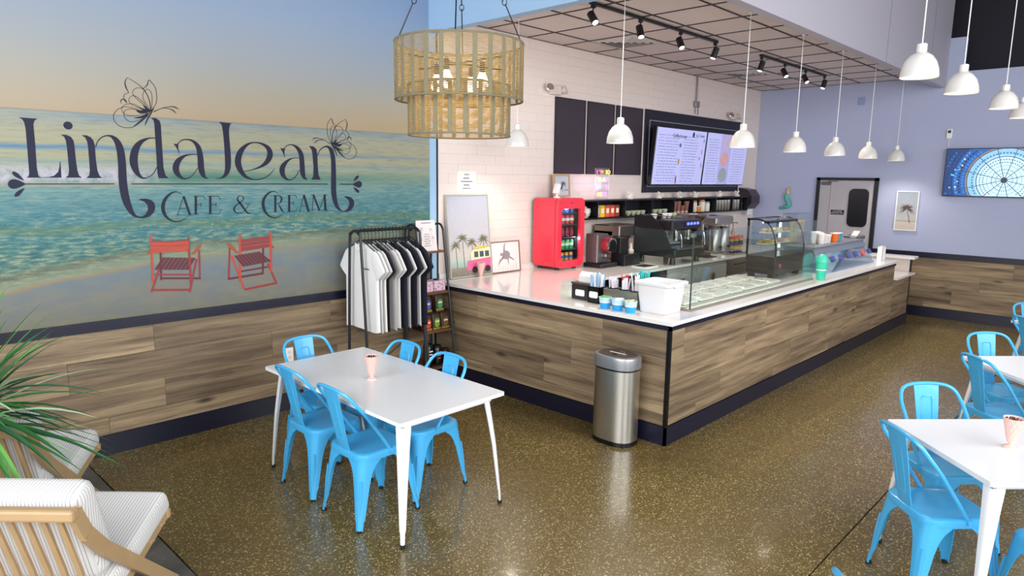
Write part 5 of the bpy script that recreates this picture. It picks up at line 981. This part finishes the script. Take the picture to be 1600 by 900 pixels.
track(4.98, 7.3, 3.87, 'black track with four spotlights over the counter aisle by the chalkboards', ((-38, 0), (-22, 0), (-28, 0), (14, 1))); track(8.4, 10.6, 3.86, 'black track with four spotlights toward the door end of the bar', ((12, 1), (-32, 0), (-32, 0), (10, 1)))
# ---- woven two-tier chandelier
CHX, CHY = 2.93, 3.29; t = thing('chandelier', 'two-tier woven rope drum chandelier hung on black chains', 'chandelier', (CHX, CHY, 2.30)); ROPE = pm('#b0945f', .8, var=.2, scale=60); RIB = pm('#7f775e', .85, var=.2, scale=70)
def drum(nm, r, z0, z1, nribs):
    n = 60; b = B(); k = int((z1-z0)/.0095)
    for i in range(k):
        z = z0+(i+.5)*(z1-z0)/k; b.tube([(r*math.cos(2*math.pi*j/n), r*math.sin(2*math.pi*j/n), z+.0012*math.sin(j*2.1+i)) for j in range(n)], .0026, 4, True)
    d = ob(nm, B().tube([(r*math.cos(2*math.pi*j/n), r*math.sin(2*math.pi*j/n), z0) for j in range(n)], .0075, 6, True), RIB, t, True); ob('rim', B().tube([(r*math.cos(2*math.pi*j/n), r*math.sin(2*math.pi*j/n), z1) for j in range(n)], .0075, 6, True), RIB, d, True)
    stuff(ob('rope_weave', b, ROPE, d))
    for i in range(nribs): a = 2*math.pi*i/nribs+.1; ob('woven_rib', B().at(r*math.cos(a), r*math.sin(a), 0, rz=a).rbox(-.004, .004, -.013, .013, z0, z1, .002, 1), RIB, d)
drum('upper_drum', .397, .215, .555, 26); drum('lower_drum', .318, 0, .30, 22)
ob('spider', B().tube([(.39, 0, .44), (-.39, 0, .44)], .006, 6).tube([(0, .39, .44), (0, -.39, .44)], .006, 6), BLACK, t)
for k in range(4):
    a = R(20+90*k); x, y = .16*math.cos(a), .16*math.sin(a); s_ = ob('lamp_socket', B().tube([(x, y, .44), (x, y, .37)], [.016, .018], 10), BLACK, t, True); ob('bulb', B().at(x, y, .32).lathe([(.01, -.05), (.035, -.03), (.04, 0), (.025, .035), (.016, .06)], 14), pm('#ffe9c4', .4, emit=14.), s_, True); lamp('bulb_light', 'POINT', (x, y, .32), 30, (1, .66, .33), .04, parent=t)
    a = R(45+90*k); p0, p1 = Vector((.39*math.cos(a), .39*math.sin(a), .555)), Vector((.03*math.cos(a), .03*math.sin(a), 1.35)); ob('chain_rod', B().tube([p0, p0.lerp(p1, .3)], .004, 6).tube([p0.lerp(p1, .36), p1], .004, 6), BLACK, t)
    for q in range(2): c_ = p0.lerp(p1, .315+.03*q); ob('chain_link', B().at(*c_, rz=a+q*R(90), rx=R(90)).tube([(.014*math.cos(2*math.pi*j/12), .02*math.sin(2*math.pi*j/12), 0) for j in range(12)], .003, 5, True), BLACK, t)
ob('ceiling_stem', B().tube([(0, 0, 1.35), (0, 0, HC-2.3)], .006, 6), BLACK, t); ob('canopy', B().at(0, 0, HC-2.3).lathe([(.07, -.03), (.07, 0)], 16), BLACK, t)

# ================================================================== RETAIL CORNER: shirt rack, ladder shelf
RK = pm('#1d1e26', .35); RX0, RX1, RY, RZ = 3.26, 3.90, 5.0, 1.56
t = thing('garment_rack', 'black tubular garment rack standing before the mural', 'rack', (RX0, RY, 0))
for x in (0, RX1-RX0):
    pts = smooth_path([(x, .155, .02), (x, .13, .6), (x, .085, 1.45), (x, .06, 1.545), (x, 0, 1.57), (x, -.06, 1.545), (x, -.085, 1.45), (x, -.14, .6), (x, -.165, .02)], 4); fr = ob('end_frame', B().tube(pts, .0125, 8), RK, t, True)
    for q in (.155, -.165): ob('foot', B().at(x, q, 0).lathe([(.018, 0), (.018, .025)], 10), RUB, fr)
ob('hanging_bar', B().tube([(0, 0, 1.57), (RX1-RX0, 0, 1.57)], .0125, 8), RK, t, True); ob('base_bar', B().tube([(0, .15, .12), (RX1-RX0, .15, .12)], .01, 8), RK, t, True); ob('base_bar', B().tube([(0, -.155, .12), (RX1-RX0, -.155, .12)], .01, 8), RK, t, True); ob('cross_brace', B().tube([(0, .15, .14), (RX1-RX0, .13, .5)], .007, 6), RK, t, True)
SW, SB = pm('#eceae9', .85, var=.03), pm('#1d1d2c', .85, var=.06); SC = pm('#dcd8d3', .85, var=.03)
def hanger(x):
    t = thing('clothes_hanger', 'black wire clothes hanger on the garment rack bar', 'hanger', (x, RY, 1.44), group='hangers on the rack')
    ob('hook', B().tube(smooth_path([(0, -.012, .128), (0, .0, .148), (0, .014, .14), (0, .012, .12), (0, 0, .1), (0, 0, .05)], 4), .003, 5), RK, t, True); ob('arms', B().tube(smooth_path([(0, -.2, -.035), (0, -.1, .012), (0, 0, .05), (0, .1, .012), (0, .2, -.035)], 3), .0045, 6), RK, t, True)
def shirt(x, mat, label, seed, printed=False):
    r3 = random.Random(seed); t = thing('t_shirt', label, 't-shirt', (x, RY, 1.44), group='t-shirts on the rack'); n = 28; rg = []; ph = r3.uniform(0, 6)
    for z, w_, th_ in ((.012, .085, .012), (-.012, .13, .016), (-.03, .19, .018), (-.06, .235, .02), (-.12, .25, .022), (-.22, .25, .024), (-.38, .25, .026), (-.55, .255, .028), (-.70, .26, .028), (-.735, .262, .027)):
        dep = min(1, max(0, (-z-.1)/.6)); row = []
        for i in range(n): a = 2*math.pi*i/n; fo = .006*dep*math.sin(5*a+ph)+.003*dep*math.sin(9*a+2*ph); row.append((math.sin(a)*th_*.45+fo*.8, math.cos(a)*w_*(1-.03*dep), z+.008*dep*math.sin(3*a+ph)))
        rg.append(row)
    b_ = ob('body', B().loft(rg), mat, t, True)
    for s_ in (-1, 1):
        rg = []
        for f_, (y, z, a_, b2) in zip(range(5), ((.19, -.035, .05, .012), (.215, -.08, .085, .013), (.245, -.14, .1, .014), (.285, -.2, .102, .014), (.30, -.225, .102, .014))):
            d = Vector((.62, -.78)); nn = Vector((.78, .62)); rg.append([(math.sin(2*math.pi*i/14)*b2*.8, s_*(y-.02+math.cos(2*math.pi*i/14)*a_*nn.x*.8), z-.02+math.cos(2*math.pi*i/14)*a_*nn.y*.8) for i in range(14)])
        ob('sleeve', B().loft(rg), mat, t, True)
    ob('collar', B().tube(smooth_path([(-.006, -.08, .018), (-.016, -.05, -.03), (-.018, 0, -.05), (-.016, .05, -.03), (-.006, .08, .018)], 4), .006, 6), mat, t, True)
    if printed:
        for q in range(5): ob('chest_print', B().box(-.0215, -.0205, -.13+.022*q, -.117+.022*q, -.2+.004*(q % 2), -.185), pm('#55576a', .7), t)
seqs = [('W', 'white t-shirt with a small chest print, outermost on the rack'), ('W', 'white t-shirt right behind the printed white one'), ('C', 'off-white t-shirt before the first black one'), ('B', 'black t-shirt between off-white shirts, first black on the rack'), ('C', 'off-white t-shirt just behind the first black shirt'), ('W', 'white t-shirt before the two-shirt black gap'), ('B', 'black t-shirt with long visible side, middle of the rack'), ('W', 'white t-shirt between the middle black shirts'), ('B', 'black t-shirt second from the ladder shelf end among black ones'), ('W', 'white t-shirt nearest the ladder shelf'), ('B', 'black t-shirt last on the rack beside the ladder shelf')]
for k in range(15): hanger(RX0+.06+.0375*k)
for k, (c_, lb_) in enumerate(seqs): shirt(RX0+.06+.0375*[0, 1, 2, 3, 5, 6, 8, 9, 11, 12, 14][k], {'W': SW, 'C': SC, 'B': SB}[c_], lb_, k, k == 0)
# ladder shelf
t = thing('ladder_shelf', 'black metal ladder shelf with wood boards beside the counter', 'shelf', (4.03, 5.15, 0)); WDS = pm('#6e4a33', .5, var=.2)
for x in (0, .33):
    f_ = ob('side_frame', B().tube(smooth_path([(x, -.22, .01), (x, -.14, .6), (x, -.03, 1.4), (x, 0, 1.545), (x, .06, 1.58), (x, .13, 1.55), (x, .17, 1.45), (x, .175, .7), (x, .18, .01)], 4), .011, 8), RK, t, True)
    for q in (-.22, .18): ob('foot', B().at(x, q, 0).lathe([(.015, 0), (.015, .02)], 8), RUB, f_)
SHF = [(1.32, -.045), (.925, -.1), (.735, -.125), (.555, -.15), (.2, -.195)]
for z, y in SHF: ob('wood_board' if z != .735 else 'wire_board', B().box(-.01, .34, y, .17, z-.018 if z != .735 else z-.006, z), WDS if z != .735 else RK, t)
t = thing('price_sheet', 'paper shirt price sheet with palm sketches on the top ladder board', 'sign', (4.05, 5.135, 1.322)); t.rotation_euler.x = R(-8); pp = ob('sheet', B().box(0, .235, -.003, 0, 0, .30), pm('#f1e6e4', .7), t); ob('easel', B().box(.06, .17, 0, .05, 0, .01), BLACK, t)
for q, (x, z) in enumerate(((.06, .22), (.17, .21), (.045, .12), (.19, .13))): f = Fl(); f.line([(x, z-.06), (x+.003, z)], .003); fronds(f, x, z, .028, q, 7); o = ob('palm_sketch', f, pm('#b7a2ae', .6), pp); o.location.y = -.003
f = Fl()
for q in range(6): f.r(.09-.01*(q % 2), .15+.01*(q % 2), .16-.022*q, .166-.022*q)
f.r(.06, .18, .27, .278); o = stuff(ob('sheet_text', f, pm('#8a8090', .6), pp)); o.location.y = -.003
PB = (lambda g: g.fin(g.mix(g.smap(g.n('TexVoronoi', 0, Vector=g.obj(), Scale=38.), .3, .45), lin('#9c86b4'), lin('#ecc7d2')), .6))(N('lilac_print'))
for k, x in enumerate((4.05, 4.205)):
    q = thing('gift_box', ['pink and lilac printed gift box beside the black shirts', 'pink and lilac printed gift box next to the counter side'][k], 'box', (x, 5.09, .9265), group='gift boxes'); ob('box', B().rbox(0, .145, 0, .13, 0, .1, .004, 1), PB, q); ob('bow', B().rbox(.05, .1, .04, .08, .1, .115, .006, 1), BLACK, q); ob('lid', B().box(-.002, .147, -.002, .132, .075, .078), pm('#c9a7bd', .6), q)
def bag(x, y, z, c_, lb_):
    q = thing('coffee_bag', lb_, 'coffee bag', (x, y, z), group='coffee bags on the ladder shelf'); ob('bag', B().loft([[(a*.98, b*1., 0) for a, b in rrect(.095, .06, .012, 2)], [(a, b, .09) for a, b in rrect(.1, .065, .014, 2)], [(a, b*.6, .14) for a, b in rrect(.098, .06, .012, 2)], [(a, b*.12, .158) for a, b in rrect(.096, .05, .003, 2)]]), pm('#4a3226', .5, var=.15), q, True)
    ob('label', B().prism([(a, b+.07) for a, b in rrect(.06, .09, .028, 4)], -.036, -.033), pm(c_, .5), q); ob('label_band', B().box(-.024, .024, -.0375, -.036, .075, .09), pm('#efe3bf', .6), q); ob('gold_base', B().rbox(-.048, .048, -.036, -.03, 0, .02, .002, 1), pm('#b99a4a', .4, .5), q)
for x, c_, n_ in ((4.1, '#5560c8', 'blue'), (4.25, '#3f9a6a', 'green')): bag(x, 5.09, .7365, c_, 'coffee bag with %s label on the wire board' % n_)
for x, c_, n_ in ((4.085, '#d8503a', 'red'), (4.195, '#6fae3c', 'lime green'), (4.305, '#7a5a3a', 'brown')): bag(x, 5.07, .5565, c_, 'coffee bag with %s label on the lower wood board' % n_)
for k, x in enumerate((4.09, 4.2, 4.3)):
    q = thing('canister', ['black canister with white lettering on the bottom ladder board', 'black canister with orange band on the bottom ladder board', 'short black canister at the counter end of the bottom ladder board'][k], 'canister', (x, 5.05, .2015), group='canisters on the ladder shelf'); h_ = (.2, .17, .12)[k]; ob('can', B().lathe([(.048, 0), (.05, .005), (.05, h_), (.044, h_+.01)], 16), BLACKM, q, True); ob('lid', B().at(0, 0, h_+.01).lathe([(.046, 0), (.046, .015)], 16), DK, q, True)
    for i in range(3): ob('print_bar', B().box(-.025, .02-.006*i, -.0515, -.049, h_*.75-.03*i, h_*.75-.03*i+.012), PAPER if k != 1 else pm('#d8622c', .5), q)

# ================================================================== TRASH CAN
BS = (lambda g: g.fin(g.mix(g.noise(g.mapv(g.obj(), (1, 1, 60)), 6., 3.), lin('#cfccc4'), lin('#e0ddd6')), .33, 1.))(N('brushed_steel'))
t = thing('trash_can', 'oval brushed steel sensor trash can against the counter', 'trash can', (4.268, 2.945, 0), R(-90)); OV = lambda w_, d_, z: [(x, y, z) for x, y in [(math.copysign(abs(math.cos(a))**.75, math.cos(a))*w_/2, math.copysign(abs(math.sin(a))**.75, math.sin(a))*d_/2) for a in [2*math.pi*i/36 for i in range(36)]]]
ob('foot_ring', B().loft([OV(.36, .265, 0), OV(.36, .265, .035)]), BLACKM, t, True); ob('body', B().loft([OV(.355, .26, .035), OV(.355, .26, .595)]), BS, t, True); ob('seal', B().loft([OV(.34, .25, .595), OV(.34, .25, .61)]), BLACKM, t, True)
hd = ob('lid_collar', B().loft([OV(.37, .275, .61), OV(.372, .277, .68), OV(.362, .268, .7), OV(.32, .228, .703)]), pm('#a7a9ad', .3, .7), t, True); ob('lid_panel', B().loft([OV(.31, .22, .702), OV(.30, .21, .708)]), pm('#4b403e', .25), hd, True); ob('handle_strip', B().rbox(-.075, .075, -.006, .006, .708, .711, .002, 1), pm('#e6e2dd', .3), hd); ob('sensor', B().rbox(-.02, .02, -.055, -.035, .708, .711, .003, 1), BLACKM, hd); ob('badge', B().rbox(-.025, .025, .05, .064, .708, .7105, .003, 1), STEEL, hd)

# ================================================================== LOUNGE: two slatted chairs, side table, plant
g = N('striped_linen'); sx_ = g.n('SeparateXYZ', 0, Vector=g.obj()); nx_ = g.n('SeparateXYZ', 0, Vector=g.n('TexCoord', 1))
fx_ = g.smap(g.math('ABSOLUTE', nx_), .6, .75); u_ = g.math('ADD', g.math('MULTIPLY', sx_, g.math('SUBTRACT', 1., fx_)), g.math('MULTIPLY', sx_.node.outputs[1], fx_))
STR = g.fin(g.mix(g.ramp(g.math('FRACT', g.math('MULTIPLY', u_, 68.)), [(.0, (1, 1, 1, 1)), (.1, (1, 1, 1, 1)), (.2, (0, 0, 0, 1))]), lin('#e2dfdb'), lin('#84848f')), .9)
OAK2 = pm('#b3946c', .45, var=.14, scale=7)
def lounge(loc, rz, label):
    """faces +y; side frames are crossed: upright from back top to front foot, rail from low back to high front"""
    t = thing('lounge_chair', label, 'armchair', loc, rz, 'slatted lounge chairs'); W = .62
    def beam(nm, pts, w_, d_, par=t):
        b = B()
        for (p, q) in zip(pts[:-1], pts[1:]):
            p, q = Vector(p), Vector(q); dd_ = (q-p).normalized(); sx_ = Vector((1, 0, 0)); n_ = dd_.cross(sx_).normalized(); rg = []
            for c_ in (p, q): rg.append([tuple(c_+sx_*a*w_/2+n_*b_*d_/2) for a, b_ in ((-1, -1), (1, -1), (1, 1), (-1, 1))])
            b.loft(rg)
        return ob(nm, b, OAK2, par)
    for s_ in (-1, 1):
        x = s_*(W/2+.014); beam('back_upright', [(x, -.36, .74), (x, -.3, .62), (x, -.2, .5), (x, .34, .0)], .026, .06); x2 = s_*(W/2-.02); beam('seat_rail', [(x2, -.36, .05), (x2, -.22, .17), (x2, .38, .37)], .026, .05)
    b = B().rbox(-W/2-.03, W/2+.03, -.395, -.345, .71, .76, .012, 2); ob('top_rail', b, OAK2, t); ob('front_rail', B().rbox(-W/2, W/2, .35, .385, .33, .38, .008, 1), OAK2, t); ob('cross_rail', B().rbox(-W/2, W/2, -.24, -.2, .14, .19, .006, 1), OAK2, t)
    for k in range(9): x = -W/2+.05+(W-.1)*k/8; ob('back_slat', B().tube([(x, -.36, .72), (x, -.27, .45), (x, -.2, .19)], .013, 6), OAK2, t, True)
    for k in range(5): y = -.1+.1*k; ob('seat_slat', B().rbox(-W/2, W/2, y-.02, y+.02, .2+.333*(y+.1)-.01, .2+.333*(y+.1)+.01, .004, 1), OAK2, t)
    c_ = ob('seat_cushion', B().at(0, .1, .325, rx=R(18)).rbox(-W/2+.005, W/2-.005, -.32, .31, -.055, .065, .035, 3), STR, t, True)
    ob('back_cushion', B().at(0, -.17, .55, rx=R(16)).rbox(-W/2+.01, W/2-.01, -.075, .075, -.21, .25, .05, 3), STR, t, True)
    return t
cz_ = R(44-90); F1 = Vector((math.cos(R(44)), math.sin(R(44)))); S1 = Vector((F1.y, -F1.x))
def lounge_at(corner, ang): F_ = Vector((math.cos(R(ang)), math.sin(R(ang)))); S_ = Vector((F_.y, -F_.x)); c_ = Vector(corner)-S_*.324-F_*.36; return (c_.x, c_.y, 0), R(ang-90)
l_, a_ = lounge_at((1.12, 3.42), 44); lounge(l_, a_, 'striped cushion lounge chair showing its slatted wooden back')
l_, a_ = lounge_at((1.13, 4.60), 50); lounge(l_, a_, 'striped cushion lounge chair behind the plant, by the plank wainscot')
t = thing('side_table', 'round wood side table between the lounge chairs', 'table', (.36, 4.02, 0)); ob('tabletop', B().lathe([(.2, .43), (.205, .44), (.205, .455), (.2, .46)], 32), pm('#c9a777', .5, var=.25, scale=16), t, True)
for k in range(3): a = R(30+120*k); ob('leg', B().tube([(.13*math.cos(a), .13*math.sin(a), .43), (.18*math.cos(a), .18*math.sin(a), 0)], [.016, .012], 8), OAK2, t, True)
t = thing('potted_plant', 'spiky green dracaena plant in a pale pot beside the lounge chairs', 'plant', (.42, 4.02, .461)); ob('pot', B().lathe([(.07, 0), (.08, .005), (.095, .15), (.1, .155), (.09, .15), (.085, .13)], 24), pm('#e5e1da', .5), t, True); ob('soil', B().lathe([(.087, .125), (.087, .13)], 20), pm('#3b2c22', .9), t); ob('stem', B().tube([(0, 0, .12), (.01, 0, .3), (.02, 0, .46)], [.02, .018, .014], 8), pm('#7d6a4c', .8), t, True)
LV = [pm(c_, .4, var=.25, scale=8) for c_ in ('#356b36', '#4a8a40', '#2c5a38', '#6aa552', '#a5bf9a')]; rp = random.Random(12)
for k in range(130):
    a = rp.uniform(0, 2*math.pi); e = rp.uniform(-.25, 1.35); L_ = rp.uniform(.42, .72); w_ = rp.uniform(.012, .021); z0 = rp.uniform(.34, .5); pts = []
    for i in range(8):
        f_ = i/7; r_ = L_*f_*math.cos(e*(1-.25*f_)); z = z0+L_*f_*math.sin(e)-L_*.42*f_*f_*max(0.15, math.cos(e)); pts.append(Vector((.015+r_*math.cos(a), r_*math.sin(a), max(z, -.25))))
    sd = Vector((-math.sin(a), math.cos(a), 0)); Lf, Rt, Md = [], [], []
    for i, p_ in enumerate(pts): ww = w_*(.6+.8*(i/7) if i < 3 else 1.0-.98*((i-3)/4)**1.3); Lf.append(p_-sd*ww); Rt.append(p_+sd*ww); Md.append(p_-Vector((0, 0, ww*.45)))
    n = 8; ob('leaf', B().add([tuple(q) for q in Lf+Md+Rt], [(i, i+1, n+i+1, n+i) for i in range(7)]+[(n+i, n+i+1, 2*n+i+1, 2*n+i) for i in range(7)]), LV[rp.choice((0, 0, 1, 1, 2, 2, 3, 4))], t, True)
